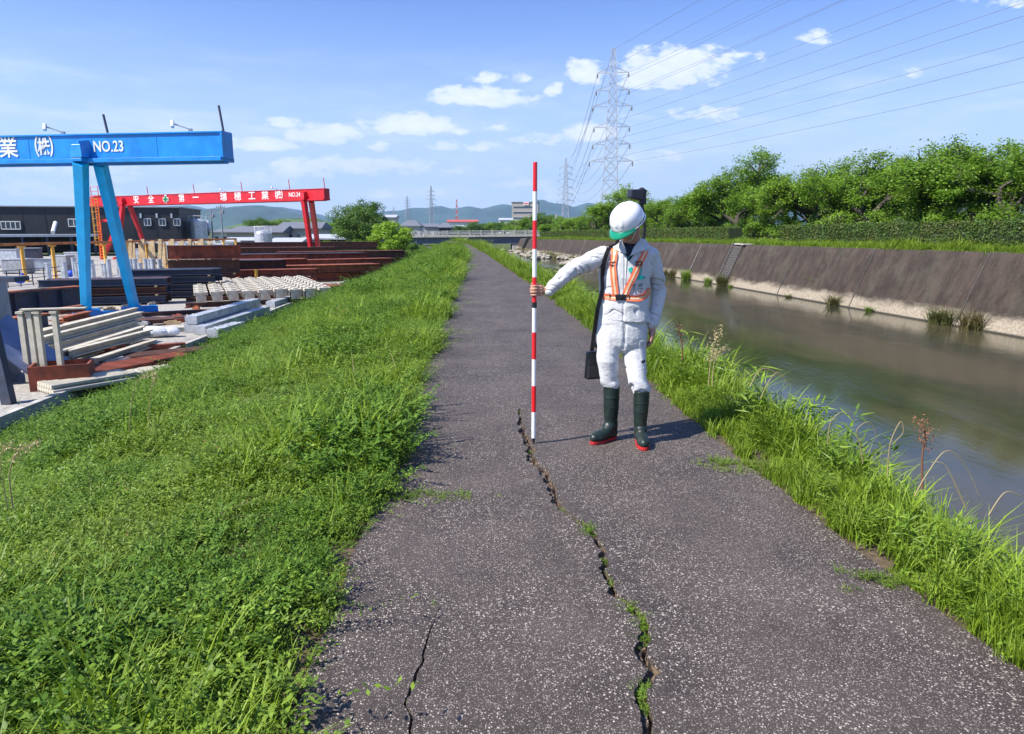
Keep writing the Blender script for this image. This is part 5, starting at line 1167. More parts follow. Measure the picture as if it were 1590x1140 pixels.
# --- boots
def boot(foot, aim, topz):
    d_ = Vector((aim[0], aim[1], 0)).normalized(); s_ = Vector((-d_.y, d_.x, 0)); c = Vector((foot.x, foot.y, 0)); m = MB()
    def rg(cx, z, rf, rs_, n_=22): return [c+d_*(cx+rf*math.cos(t))+s_*rs_*math.sin(t)+Vector((0, 0, z)) for t in np.linspace(0, 2*math.pi, n_, endpoint=False)]
    m.loft([rg(-.03, .03, .05, .04), rg(-.025, .09, .058, .045), rg(-.022, .15, .055, .048), rg(-.02, .25, .062, .055), rg(-.018, topz-.02, .064, .06), rg(-.018, topz, .065, .061)])
    chain(m, [c+d_*-.04+Vector((0, 0, .055)), c+d_*.05+Vector((0, 0, .06)), c+d_*.12+Vector((0, 0, .052)), c+d_*.165+Vector((0, 0, .046))], [.044, .046, .045, .036], 16)
    m.ball(c+d_*.13+Vector((0, 0, .045)), 1, (.05, .05, .035)); m.ball(c+d_*.0+Vector((0, 0, .1)), .05)
    me = blob(m, .005, 3)
    def fd(p, n_): return .0022*math.sin(p.z*60+1.4*math.sin(p.x*20)) * math.exp(-((p.z-.14)/.05)**2)+(.0018 if abs(p.z-topz+.09) < .004 or abs(p.z-topz+.16) < .003 else 0)
    displace(me, fd); bt_ = part(me, 'boot', RUB)
    m = MB(); out = []
    for t in np.linspace(0, 2*math.pi, 30, endpoint=False):
        x = math.cos(t); y = math.sin(t); X = .058+x*.142; wd = .05 if X > .07 else .042; wd *= (1-.16*math.exp(-((X-.03)/.04)**2)); out.append(c+d_*X+s_*(math.copysign(abs(y)**.72, y)*wd))
    m.loft([[p+Vector((0, 0, z)) for p in out] for z in (.002, .012, .024)]); bpart(m, 'sole', RSOLE, bt_, bevel=.002)
    return bt_
boot(fR, (-.75, -.62), J(947, 600, 5.12).z); boot(fL, (-.06, -1), J(993, 606, 5.08).z)
# --- helmet
m = MB(); HCm = hp(0, -.008, .03); rings = []
for z, k in ((-.035, 1.0), (-.02, 1.0), (.01, .985), (.04, .93), (.065, .83), (.085, .68), (.1, .48), (.109, .25), (.112, .04)):
    rings.append([HCm+rt3*(.116*k*math.cos(t))+f_*(.136*k*math.sin(t))+up_*z*.96 for t in np.linspace(0, 2*math.pi, 40, endpoint=False)])
m.loft(rings); helmet = None
me = m.mesh('helmet', HW, True)
def hfold(p, n_):
    q_ = p-HCm; x = q_.dot(rt3); u = q_.dot(up_)
    return (.004*math.exp(-(x/.012)**2)+.003*math.exp(-((abs(x)-.045)/.008)**2))*(1 if u > .01 else 0)
sub = bpy.data.objects.new('t', me); COL.objects.link(sub); ms_ = sub.modifiers.new('s', 'SUBSURF'); ms_.levels = 2; dg = bpy.context.evaluated_depsgraph_get(); dg.update(); me = bpy.data.meshes.new_from_object(sub.evaluated_get(dg)); bpy.data.objects.remove(sub)
displace(me, hfold); helmet = part(me, 'helmet', HW)
m = MB()                                              # white rim round the shell
rim = [HCm+rt3*(.119*math.cos(t))+f_*(.138*math.sin(t))+up_*(-.034) for t in np.linspace(0, 2*math.pi, 48)]; m.tube(rim, .005, 8); bpart(m, 'rim', HW, helmet, True)
m = MB(); a_ = np.linspace(.42, math.pi-.42, 22); i1 = [HCm+rt3*(.117*math.cos(t))+f_*(.139*math.sin(t))+up_*(-.022) for t in a_]; o1 = [HCm+rt3*(.126*math.cos(t))+f_*(.139*math.sin(t)+.042*math.sin(t)**1.5)+up_*(-.04-.008*math.sin(t)) for t in a_]
n_ = len(a_); m.add(i1+o1+[p-up_*.006 for p in i1]+[p-up_*.005 for p in o1], [(k, k+1, n_+k+1, n_+k) for k in range(n_-1)]+[(2*n_+k, 3*n_+k, 3*n_+k+1, 2*n_+k+1) for k in range(n_-1)]+[(n_+k, n_+k+1, 3*n_+k+1, 3*n_+k) for k in range(n_-1)]); bpart(m, 'brim', HG, helmet, True)
m = MB(); [m.tube([HCm+rt3*((.1235+.0006)*math.cos(t))+f_*(.1415*math.sin(t))+up_*z for t in np.linspace(-1.1, .55, 16)], .003, 5) for z in (-.018, -.008)]; bpart(m, 'side_stripe', INK, helmet)
m = MB(); [m.tube([HCm+rt3*(.1235*math.cos(t))+f_*(.1415*math.sin(t))+up_*z for t in np.linspace(2.0, 2.9, 12)], .0016, 5) for z in (-.018,)]; e0 = HCm+rt3*(.1235*math.cos(1.25))+f_*(.1415*math.sin(1.25))+up_*.008
m.tube([e0+(rt3*math.cos(t)*.9+up_*math.sin(t))*.011 for t in np.linspace(0, 6.283, 14)], .0015, 5); bpart(m, 'emblem', INK, helmet)
for s_ in (-1, 1): m = MB(); m.tube([hp(s_*.088, .01, .0), hp(s_*.075, .03, -.05), hp(s_*.04, .055, -.105), hp(0, .06, -.118)], .004, 6); bpart(m, 'chin_strap', M_WHITE, helmet)
m = MB(); m.box(tuple(hp(.062, .045, -.085)), (.014, .014, .014)); bpart(m, 'strap_clip', M_WHITE, helmet, bevel=.003)
# --- shoulder bag
bc = J(920, 566, 5.27); root = empty('shoulder_bag', Vector((bc.x, bc.y, bc.z-.11)), 0, 'small black shoulder bag hanging by a black strap behind the man hip', 'bag'); bo2 = Vector(root.location)
def lp(m, name, mt, parent, bevel=0):
    m.v = [tuple(Vector(v)-bo2) for v in m.v]; return m.build(name, mt, parent, bevel=bevel)
m = MB(); m.box((bc.x+.005, bc.y, bc.z-.005), (.125, .075, .21), .25, .82); lp(m, 'pouch', P_BLK, root, .012)
m = MB(); m.box((bc.x+.005, bc.y-.045, bc.z-.05), (.09, .02, .09), .25, .95); lp(m, 'front_pocket', P_BLK, root, .006)
m = MB(); pts = [proj(955, 374, .012)[0], proj(946, 383, .012)[0], proj(939, 396, .014)[0], proj(935, 412, .014)[0], proj(932, 430, .014)[0], proj(931, 450, .016)[0], J(928, 480, 5.13), J(923, 515, 5.19), J(919, 545, 5.25)]
W_ = [.03]*8+[.026]
for a, b_, w1_ in zip(pts, pts[1:], W_): m.bar(a, b_, w1_, .006, up=Vector((0, -1, 0)))
pts2 = [proj(955, 374, .012)[0], J(962, 371, 5.17), J(968, 378, 5.3), J(955, 420, 5.36), J(940, 480, 5.36), J(926, 540, 5.3)]
for a, b_ in zip(pts2, pts2[1:]): m.bar(a, b_, .036, .006, up=Vector((.2, 1, 0)))
lp(m, 'strap', P_BLK, root)
# --- black device on his back rising behind the helmet
dc = J(988, 304, 5.33); root = empty('back_device', Vector((dc.x, dc.y, dc.z-.06)), 0, 'black box shaped device on a short stem rising behind the white helmet', 'device'); bo2 = Vector(root.location)
P_BLK2 = mat('black_case', (.02, .02, .03), .35, .2, 12)
m = MB(); a = J(977, 301, 5.30); b_ = J(995, 303, 5.34); m.bar(a, b_, .06, .06, .075, .085); lp(m, 'case', P_BLK2, root, .008)
m = MB(); m.bar(J(993, 295, 5.34), J(1001, 301, 5.35), .05, .05); m.bar(J(997, 298, 5.34), J(998, 318, 5.34), .05, .045); lp(m, 'grip', P_BLK, root, .008)
m = MB(); m.tube([J(996, 312, 5.34), J(999, 335, 5.33), J(1001, 355, 5.33), J(996, 392, 5.33)], [.014, .012, .012, .02], 8); lp(m, 'stem', P_BLK, root)
m = MB(); a = J(995, 410, 5.345); m.box(tuple(a), (.16, .05, .2), 0, .95); lp(m, 'back_plate', P_BLK, root, .01)
print('person ok', PB, grip, HC, fR, fL)
rng = np.random.default_rng(21)
# ================================================================ houses and far buildings
M_ROOFG = mat('grey_tile', (.14, .15, .18), .7, .2, 3, .3, 10); M_ROOFR = mat('red_roof', (.45, .09, .08), .7, .15, 3); M_ROOFL = mat('pale_roof', (.4, .42, .46), .6, .15, 3)
M_WALLC = mat('cream_wall', (.55, .5, .42), .8, .12, 2); M_WALLW = mat('white_wall', (.7, .7, .68), .8, .1, 2); M_WALLG = mat('green_wall', (.01, .2, .12), .6, .15, 2); M_OFF = mat('office_wall', (.36, .33, .3), .8, .1, 1)
def house(pxl, pxr, pyb, pye, pyr, y, dep, wall, roof, label, hip=.12, nw=3, name='house', base=None):
    l, r_ = D(pxl, pyb, y), D(pxr, pyb, y); wd = r_.x-l.x; zb = terr(l.x, y)-.1 if base is None else base
    he = D(pxl, pye, y).z-zb; hr = D(pxl, pyr, y).z-zb
    root = empty(name, ((l.x+r_.x)/2, y+dep/2, zb), 0, label, 'building')
    m = MB(); m.box((0, 0, he/2), (wd, dep, he)); m.build('wall', wall, root)
    m = MB(); o = .6; X, Y_ = wd/2+o, dep/2+o; rx = X*(1-hip*2)
    vs = [(-X, -Y_, he), (X, -Y_, he), (X, Y_, he), (-X, Y_, he), (-rx, 0, hr), (rx, 0, hr)]; vs += [(a_, b2, c_+.25) for a_, b2, c_ in vs]
    F_ = [(0, 1, 5, 4), (1, 2, 5), (2, 3, 4, 5), (3, 0, 4)]; m.add(vs, [f[::-1] for f in F_]+[tuple(i+6 for i in f) for f in F_]+[(0, 1, 7, 6), (1, 2, 8, 7), (2, 3, 9, 8), (3, 0, 6, 9)])
    m.build('roof', roof, root)
    for k in range(nw):
        x = -wd/2+wd*(k+.5)/nw; m = MB(); z = he*.6; ww, wh = min(2, wd/nw*.5), min(1.3, he*.35)
        for s_ in (-1, 1): m.box((x+s_*ww/2, -dep/2-.05, z), (.1, .12, wh+.1)); m.box((x, -dep/2-.05, z+s_*wh/2), (ww-.1, .12, .1))
        f_ = m.build('window', M_WHITE, root); m = MB(); m.box((x, -dep/2-.015, z), (ww-.1, .05, wh-.1)); m.build('pane', M_GLASS, f_)
    return root
house(352, 400, 368, 362, 353, 170, 10, M_WALLC, M_ROOFG, 'cream house with a wide grey hipped roof behind the utility poles', .2, 4)
house(398, 437, 372, 362, 352, 158, 12, M_WALLC, M_ROOFG, 'house with a blue gable end left of the long grey roofed one', .02, 2)
house(432, 497, 372, 356, 346, 165, 12, M_WALLC, M_ROOFG, 'long two storey house with a grey tiled roof seen between the red crane legs', .03, 5)
house(422, 465, 388, 378, 372, 118, 8, M_WALLG, M_ROOFL, 'low green walled shed behind the rusty girders', .02, 4, 'shed')
house(480, 540, 385, 372, 366, 130, 10, M_CLAD, M_ROOFL, 'dark open barn with a pale roof left of the round tree', .02, 0, 'barn')
house(330, 356, 368, 362, 357, 175, 8, M_WALLW, M_ROOFG, 'small low house left of the cream one', .2, 2)
house(350, 410, 386, 377, 371, 128, 8, M_WALLW, M_ROOFL, 'long white low building behind the yellow posts', .02, 4, 'shed')
house(594, 614, 352, 338, 334, 320, 14, M_WALLC, M_ROOFL, 'pale block building left of the bright bush', .02, 3)
house(622, 652, 364, 352, 343, 260, 14, M_WALLC, M_ROOFG, 'dark gabled house left end of the bridge', .3, 2)
house(660, 682, 360, 353, 348, 280, 12, M_WALLC, M_ROOFG, 'house with a dark roof behind the bridge railing', .15, 2)
house(682, 700, 362, 354, 347, 270, 12, M_CLAD, M_ROOFG, 'dark rounded roof house behind the bridge', .25, 1)
house(695, 742, 352, 345, 341.5, 420, 20, M_WALLW, M_ROOFR, 'long white building with a red roof beyond the bridge', .02, 6, 'hall')
house(640, 662, 356, 352, 348, 330, 10, M_WALLW, M_ROOFG, 'small far house between the bridge houses', .2, 2)
house(776, 796, 352, 342, 339, 500, 14, M_WALLW, M_ROOFL, 'small white far building left of the office block', .02, 2)
# houses half hidden behind the right hand trees
house(1395, 1560, 350, 318, 300, 95, 10, M_WALLW, M_ROOFL, 'white house behind the trees on the far right', .1, 4)
house(1300, 1360, 352, 330, 320, 130, 10, M_WALLW, M_ROOFG, 'white low house glimpsed between the trees on the right bank', .1, 3)
# office block
l, r_ = D(797, 345, 600), D(838, 345, 600); zb = -2.6; wd = r_.x-l.x; Ho = D(797, 315, 600).z-zb
root = empty('office_block', ((l.x+r_.x)/2, 610, zb), R(-8), 'five storey grey brown office block with ribbon windows and a small rooftop sign', 'office building')
m = MB(); m.box((0, 0, Ho/2), (wd, 16, Ho)); m.build('wall', M_OFF, root); fl_ = Ho/6
for k in range(5):
    m = MB(); m.box((-.5, -8.02, fl_*(k+1.2)), (wd*.86, .1, fl_*.42)); f_ = m.build('window', M_WHITE, root); m = MB(); m.box((-.5, -8.08, fl_*(k+1.2)), (wd*.85, .06, fl_*.36)); m.build('pane', M_GLASS, f_)
m = MB(); m.box((0, 0, Ho+.4), (wd+.6, 16.6, .8)); m.build('parapet', mat('dark_parapet', (.12, .11, .11), .8), root)
m = MB(); m.box((1, -8.5, Ho-.6), (4.6, .3, 2.6)); sg = m.build('sign', M_WHITE, root)
m = MB(); m.box((1, -8.68, Ho-.6), (3.9, .06, .9)); m.build('sign_band', mat('sign_red', (.7, .02, .03), .5), sg)

# bridge
BY = 188.0
bl, br = D(560, 366, BY), D(868, 360, BY); zl, zr = D(600, 367.5, BY).z, D(860, 362.5, BY).z
broot = empty('road_bridge', ((bl.x+br.x)/2, BY, zl), 0, 'long low concrete road bridge with posts and rails crossing the river', 'bridge'); bo = Vector(((bl.x+br.x)/2, BY, zl))
A, B_ = Vector((bl.x-20, BY, zl))-bo, Vector((br.x+25, BY, zr))-bo
m = MB(); m.bar(A-Vector((0, 0, .25)), B_-Vector((0, 0, .25)), 9, .5); m.build('deck', M_CONC, broot)
m = MB(); mid = A.lerp(B_, .36); m.bar(mid-Vector((0, 3.6, 1.3)), B_-Vector((0, 3.6, 1.6)), .6, 1.5, .6, 2.2); m.bar(A-Vector((0, 3.6, 1.0)), mid-Vector((.3, 3.6, 1.0)), .5, .9); m.bar(A-Vector((0, -3.6, 1.0)), B_-Vector((0, -3.6, 1.4)), .5, 1.5); m.build('girder', mat('bridge_girder', (.13, .14, .18), .7, .2, 1), broot)
for i in range(5):
    f_ = (.02, .2, .36, .62, .88)[i]; p = A.lerp(B_, f_); m = MB(); m.box((p.x, 0, p.z-2.6), (1.6, 7.5, 3.6)); m.build('pier', M_CONC, broot, bevel=.1)
M_RAIL = mat('rail_grey', (.5, .5, .49), .6, .15, 3)
for s_ in (-1, 1):
    m = MB()
    for z in (.35, .7, 1.05): m.bar(A+Vector((0, s_*4.3, z)), B_+Vector((0, s_*4.3, z)), .1, .12)
    m.build('railing', M_RAIL, broot)
npst = 34
for k in range(npst+1):
    p = A.lerp(B_, k/npst); m = MB(); m.box((p.x, -4.3, p.z+.6), (.34, .34, 1.2)); m.build('post', M_CONC, broot)
m = MB(); a = D(858, 356.5, 186); b2 = D(900, 357, 175)
rt = empty('approach_railing', (a.x, a.y, terr(a.x, a.y)), 0, 'white railing on the bank at the right end of the bridge', 'railing'); v = Vector((b2.x-a.x, b2.y-a.y, 0)); hz_ = a.z-terr(a.x, a.y)
for z in (hz_, hz_-.5): m.bar((0, 0, z), v+Vector((0, 0, z)), .14, .16)
m.build('rail', M_WHITE, rt)
for k in range(8): m = MB(); m.bar(v*k/7, v*k/7+Vector((0, 0, hz_+.05)), .2); m.build('post', M_WHITE, rt)
# weir-like drop wall: dark groyne on the far bank near the bridge
m = MB(); wy_ = 160; p, q_ = Vector(wprof(wy_, .0)), Vector(wprof(wy_, 1.02)); m.bar(Vector((0, 0, .4)), q_-p+Vector((0, 0, .5)), 2.4, .8); o = m.build('concrete_groyne', mat('groyne_black', (.02, .02, .02), .9), None); o.location = p; tag(o, 'black slanted groyne on the far wall just before the bridge', 'groyne')
# rocks along the far wall and in the shallows
M_ROCK = mat('rock', (.3, .27, .22), .9, .3, 2, .5, 8, dirt=(.12, .1, .06), dirt_amt=.6)
def rock_mesh(seed):
    m = MB(); m.ball((0, 0, 0), 1, (1, .8, .65), nu=10, nv=7); V_ = []
    for v in m.v: v = Vector(v); V_.append(tuple(v*(1+.35*noise.noise(v*1.3+Vector((seed*7, 0, 0))))))
    m.v = V_; return m.mesh('rock', M_ROCK)
RM = [rock_mesh(i) for i in range(4)]
for i in range(70):
    y = rng.uniform(88, 168); o = bpy.data.objects.new('river_rock', RM[i % 4]); COL.objects.link(o)
    far_ = i < 55; s = rng.uniform(.35, 1.0); o.location = (wallx(y)-(rng.uniform(-.3, 1.8) if far_ else rng.uniform(2.5, 6)), y, WATER+rng.uniform(0, .25)); o.scale = (s*1.2, s, s*.8); o.rotation_euler = (0, 0, rng.uniform(0, 6))
    tag(o, 'pale brown boulder at the foot of the far river wall' if far_ else 'boulder breaking the surface of the shallows', 'rock', 'boulders along the far wall' if far_ else 'boulders in the shallows')
M_REED = leaf_mat('reed', (.14, .13, .05), (.3, .27, .12), (.12, .16, .05), .3, .5)
def tuft(name, label, x, y, z, n, rad, h, mt, seed, grp=None, w_=.03):
    V_, F_, T_ = blades(n, rad, h*.5, h, w_, .9, 0, seed, 4, 1.0); o = link_mesh(name, np_mesh(name, V_, F_, mt, T_)); o.location = (x, y, z); return tag(o, label, 'plant', grp)
M_REDG = leaf_mat('sedge', (.07, .1, .03), (.16, .17, .05), (.16, .09, .045), .25, .8)
tpx = [(1038,424,.8),(1052,426,1.0),(1065,428,1.1),(1088,430,1.5),(1128,440,1.0),(1140,434,1.6),(1178,444,1.7),(1244,462,.5),(1316,474,.6),(1346,474,1.2),(1378,484,.6),(1467,502,1.1),(1492,504,1.5),(1532,512,1.6),(1166,446,.5)]
words_ = ['leftmost', 'second', 'third', 'round reddish', 'green', 'leafy green under the stairs', 'brown round', 'tiny', 'small yellow', 'dark round', 'small green', 'reddish upright', 'wide reddish', 'tall green']
for i, (px, py, s) in enumerate(tpx):
    g = G(px, py, WATER); x = wallx(g.y)-.1
    tuft('sedge_tuft', f'{words_[i] if i < 14 else "low green"} sedge tuft at the far wall foot, {i+1} from the left', x+.15, g.y, WATER-.05, int(150*s), .3*s, 1.15*s, M_REDG if i not in (4, 5, 10, 14) else M_WEED, 50+i)
for i in range(40):
    y = rng.uniform(92, 165); tuft('reed_clump', 'tan reed clump among the boulders below the far wall', wallx(y)-rng.uniform(-.8, 1.4), y, WATER, 70, .6, rng.uniform(.9, 1.7), M_REED, 100+i, 'reeds among the boulders', .08)
for i, (px, py, c_) in enumerate(((1320, 440, 'yellow'), (1268, 432, 'tiny yellow'))):
    g = G(px, py+25, WATER); tuft('mustard_plant', f'{c_} flowering weed on the pale band of the far wall', wallx(g.y)+.9, g.y, -2.0, 40, .16, .9-.4*i, M_BUSH, 90+i)

# ================================================================ trees
def gen_tree(seed, H=7.0, spread=4.2, nleaf=15000, leaf=.15, fork=.22, levels=4, up=.35, trunk=.2, dense=1.0, flat=.75, multi=3):
    r = np.random.default_rng(seed); m = MB(); tips = []
    def grow(p, d, L, rad, lv):
        pts = [p.copy()]; n = 4
        for k in range(n):
            d = (d+Vector(r.normal(0, .16, 3))+Vector((0, 0, up*.12*(lv > 0)))).normalized(); p = p+d*L/n; pts.append(p.copy())
            if lv >= levels-2 and k > 0: tips.append((p.copy(), L))
        m.tube(pts, [rad*(1-.45*k/n) for k in range(n+1)], max(4, 8-lv*2), False)
        if lv >= levels: return
        nb = int(r.integers(3, 5)) if lv else multi
        for b_ in range(nb):
            a_ = 6.283*(b_+r.uniform(-.25, .25))/nb; o_ = d.orthogonal().normalized(); s_ = d.cross(o_)
            sp_ = r.uniform(.5, 1.0) if lv else r.uniform(.45, .85)
            nd = (d*(1-.25*sp_)+(o_*math.cos(a_)+s_*math.sin(a_))*sp_*1.0); nd.z = nd.z*flat+up*.25; nd.normalize()
            q_ = pts[-1] if r.uniform() < .55 else pts[-2]
            grow(q_, nd, L*r.uniform(.62, .85), rad*.55, lv+1)
    grow(Vector((0, 0, -.2)), Vector((r.normal(0, .06), r.normal(0, .06), 1)).normalized(), H*fork, trunk, 0)
    # scale crown to requested size
    P = np.array([tuple(t[0]) for t in tips]); rx = np.percentile(np.abs(P[:, :2]), 97); zt = np.percentile(P[:, 2], 99.5)
    fx, fz = spread/rx, (H-.25)/zt
    m.v = [(v[0]*(1+(fx-1)*min(1, abs(v[2])/(zt*.4))), v[1]*(1+(fx-1)*min(1, abs(v[2])/(zt*.4))), v[2]*fz) for v in m.v]
    P[:, :2] *= fx; P[:, 2] *= fz
    k = r.integers(0, len(P), nleaf); cl = r.normal(0, 1, (nleaf, 3))*np.array([.3, .3, .2])*H/7.5*dense
    Q = P[k]+cl; Q[:, 2] = np.maximum(Q[:, 2], H*.12)
    # clumpy: keep leaves by a noise field
    keep = np.array([noise.noise(Vector(q_)*1.1+Vector((seed, 0, 0)))+.38 for q_ in Q]) > r.uniform(0, .5, nleaf); Q = Q[keep]
    T = r.normal(0, 1, Q.shape)*np.array([1, 1, .5]); N = r.normal(0, .55, Q.shape)+np.array([0, 0, 1.0])+.5*(Q-np.array([0, 0, H*.5]))/H
    V_, F_, T_ = leaf_quads(Q, N, leaf*r.uniform(.6, 1.3, len(Q)), leaf*.62*r.uniform(.7, 1.2, len(Q)), T, r)
    return m.mesh('trunk', M_BARK), (V_, F_, T_)
TV = {}
def tree_variant(key, mt, **k):
    tr, (V_, F_, T_) = gen_tree(**k); TV[key] = (tr, np_mesh('crown', V_, F_, mt, T_))
tree_variant('a', M_TREE, seed=1, H=7, spread=4.6, nleaf=32000, dense=1.1, leaf=.19)
tree_variant('b', M_TREE, seed=5, H=7, spread=4.4, nleaf=31000, dense=1.1, leaf=.19, fork=.18, multi=4)
tree_variant('c', M_TREE, seed=9, H=7, spread=4.0, nleaf=31000, dense=1.1, leaf=.18, flat=.85)
tree_variant('e', M_TREE, seed=12, H=7, spread=3.6, nleaf=22000, leaf=.2, fork=.25, flat=.95, up=.6)
def gen_round(key, mt, seed, H, rad, nleaf, leaf, spike=0.0, zb=.06, ncl=90):
    r = np.random.default_rng(seed); m = MB(); c = np.array([0, 0, H*(.5+zb/2)]); hz_ = H*(.5-zb/2)
    d_ = r.normal(0, 1, (ncl, 3)); d_ /= np.linalg.norm(d_, axis=1)[:, None]; d_[:, 2] = np.where(d_[:, 2] < -.3, d_[:, 2]*.5, d_[:, 2]); rr = r.uniform(.55, .93, ncl)[:, None]*(1+.12*r.normal(0, 1, ncl)[:, None])
    C = c+d_*rr*np.array([rad, rad, hz_]); m.tube([(0, 0, -.2), (0, 0, H*.3), (0, 0, H*.75)], [H*.035, H*.028, H*.008], 8)
    for q_ in C[::2]: z0 = max(.1*H, q_[2]*.45); m.tube([(0, 0, z0), tuple(q_*np.array([.5, .5, .8])+np.array([0, 0, z0*.15])), tuple(q_)], [H*.012, H*.008, H*.003], 5, False)
    k = r.integers(0, ncl, nleaf); sz = r.uniform(.13, .24, ncl)[k][:, None]*rad*1.15; off = r.normal(0, 1, (nleaf, 3)); off /= np.linalg.norm(off, axis=1)[:, None]; off *= sz*r.uniform(.5, 1.1, nleaf)[:, None]**.6
    off[:, 2] *= .75; Q = C[k]+off
    if spike: Q[:, 2] += spike*np.abs(r.normal(0, 1, ncl))[k]*(off[:, 2] > 0); 
    Q[:, 2] = np.maximum(Q[:, 2], .05*H); N = off/sz+np.array([0, 0, .6])+r.normal(0, .35, Q.shape); T = r.normal(0, 1, Q.shape)
    V_, F_, T_ = leaf_quads(Q, N, leaf*r.uniform(.6, 1.3, nleaf), leaf*.6*r.uniform(.7, 1.2, nleaf), T, r); TV[key] = (m.mesh('trunk', M_BARK), np_mesh('crown', V_, F_, mt, T_))
gen_round('d', M_TREED, 15, 7, 3.7, 30000, .2, ncl=120)
gen_round('y', M_BUSH, 19, 3, 1.75, 9000, .17, .22, .03, 60)
tree_variant('s', M_TREED, seed=23, H=3, spread=2.6, nleaf=9000, leaf=.2, fork=.1, flat=.8, trunk=.06, dense=2.2)
tree_variant('g', M_TREE, seed=29, H=3, spread=2.8, nleaf=9000, leaf=.2, fork=.1, flat=.8, trunk=.06, dense=2.2)
def tree(key, px, pyt, y, label, group=None, hbase=7.0, wscale=1.0, x=None, name='tree', zb=None, cat='tree'):
    t_ = D(px, pyt, y); X = t_.x if x is None else x; z0 = terr(X, y)-.1 if zb is None else zb
    s = (t_.z-z0)/hbase; root = empty(name, (X, y, z0), rng.uniform(0, 6.283), label, cat, group); root.scale = (s*wscale, s*wscale, s)
    tr, cr = TV[key]; link_mesh('trunk', tr, root); link_mesh('crown', cr, root); return root
g_ = 'cherry trees lining the far bank'
rt_ = [('b', 1700, 205, 38, 'big leafy tree beyond the right edge of the photo'), ('a', 1590, 214, 42, 'tall spreading tree at the right edge above the hedge'), ('c', 1520, 222, 47, 'spreading tree next to the one at the right edge'), ('b', 1440, 220, 50, 'tall airy tree with sky gaps, third from the right edge'), ('a', 1375, 246, 57, 'lower spreading tree left of the tall airy one'), ('c', 1318, 240, 62, 'bright rounded tree in the middle of the right bank row'),
       ('b', 1262, 258, 66, 'tree with a domed top right of the landing stair'), ('a', 1210, 285, 70, 'lower tree just above the stair landing'), ('c', 1150, 232, 76, 'tallest isolated crown left of the stair, pale green'), ('e', 1120, 262, 80, 'slender part of the tall crown left of the stair'), ('b', 1078, 306, 88, 'low dark green tree behind the man shoulder on the right'), ('a', 1042, 306, 97, 'low rounded tree right of the man helmet'), ('c', 1008, 312, 106, 'low tree directly behind the helmet'), ('e', 962, 288, 118, 'upright round tree at the left end of the row behind the helmet'), ('b', 930, 322, 126, 'low tree left of the upright round one'), ('a', 905, 334, 134, 'small tree near the left end of the far bank row')]
for k_, px, pyt, y, lb_ in rt_: tree(k_, px, pyt, y, lb_, g_, wscale=1.15 if y < 70 else 1.05)
for i, (px, pyt, y) in enumerate(((1560, 240, 58), (1480, 250, 62), (1400, 262, 68), (1340, 272, 74), (1280, 282, 80), (1230, 292, 86), (1180, 282, 92), (1110, 292, 100), (1066, 316, 108), (1026, 318, 118), (985, 314, 130), (950, 325, 140), (1640, 235, 54))):
    tree('abce'[i % 4], px, pyt, y, 'tree of the second row standing behind the cherry trees on the far bank', 'second row of trees on the far bank', wscale=1.2)
for i, (px, pyt, y) in enumerate(((880, 338, 150), (860, 336, 165), (845, 330, 200), (826, 337, 215), (812, 341, 230), (798, 343, 250), (783, 344, 260), (768, 345, 280), (892, 340, 158), (872, 344, 175))):
    tree('gcda'[i % 4] if i else 'g', px, pyt, y, ['first', 'second', 'dark round', 'fourth', 'fifth', 'sixth', 'seventh', 'eighth', 'ninth', 'tenth'][i]+' low tree of the far clump near the right end of the bridge', 'far trees at the bridge end', hbase=3.0 if (i == 0 or i % 4 == 0) else 7.0, wscale=1.3)
for i in range(26):                                     # understorey behind the hedge
    y = 36+i*4.2; x = wallx(y)+WRUN+6.5+rng.uniform(0, 2); t_ = TV['g' if i % 3 else 's']; root = empty('shrub', (x, y, terr(x, y)-.1), rng.uniform(0, 6), 'leafy undergrowth shrub between the hedge and the trees on the far bank', 'shrub', 'undergrowth behind the hedge'); root.scale = (.9,)*3; link_mesh('trunk', t_[0], root); link_mesh('crown', t_[1], root)
# left side
tree('d', 559, 311, 112, 'round dark green tree right of the red crane', None, wscale=.98, zb=-2.4)
tree('y', 607, 349, 96, 'bright yellow green bush in front of the bridge end', None, 3.0, 1.15, zb=-2.3, name='bush', cat='bush')
for i, (k_, px, pyt, y, w_) in enumerate((('g', 530, 376, 100, 1.2), ('g', 560, 372, 103, 1.2), ('s', 590, 374, 100, 1.0), ('s', 620, 380, 98, .8), ('g', 505, 374, 108, 1.2), ('s', 575, 384, 97, 1.0), ('g', 545, 386, 96, 1.1), ('g', 600, 388, 95, .9), ('s', 640, 376, 125, .8), ('g', 628, 388, 94, .7))):
    tree(k_, px, pyt, y, ['pale', 'wide', 'dark', 'small dark', 'left', 'low dark', 'front', 'front right', 'far', 'rightmost'][i]+' shrub in the thicket between the yard end and the bridge', 'thicket at the yard end', 3.0, w_, zb=-2.4, name='shrub', cat='shrub')
for i, (k_, px, pyt, y) in enumerate((('g', 515, 345, 190), ('g', 503, 350, 180), ('d', 404, 338, 220), ('c', 422, 342, 240), ('c', 445, 340, 260), ('a', 470, 341, 250), ('a', 488, 342, 240), ('c', 535, 344, 200), ('d', 690, 350, 300), ('d', 722, 349, 320), ('d', 704, 350, 310), ('d', 742, 344, 330), ('c', 757, 346, 350), ('a', 778, 346, 330))):
    tree(k_, px, pyt, y, ['pale green', 'bushy', 'dark pointed', 'rounded', 'wooded', 'wide', 'mid green', 'sprawling', 'dark', 'small', 'squat', 'cone like', 'hazy', 'low'][i]+' background tree '+('among the houses left of the round tree' if i < 8 else 'in front of the red roofed hall beyond the bridge'), None, 3.0 if k_ == 'g' else 7.0, 1.3, zb=-2.6)

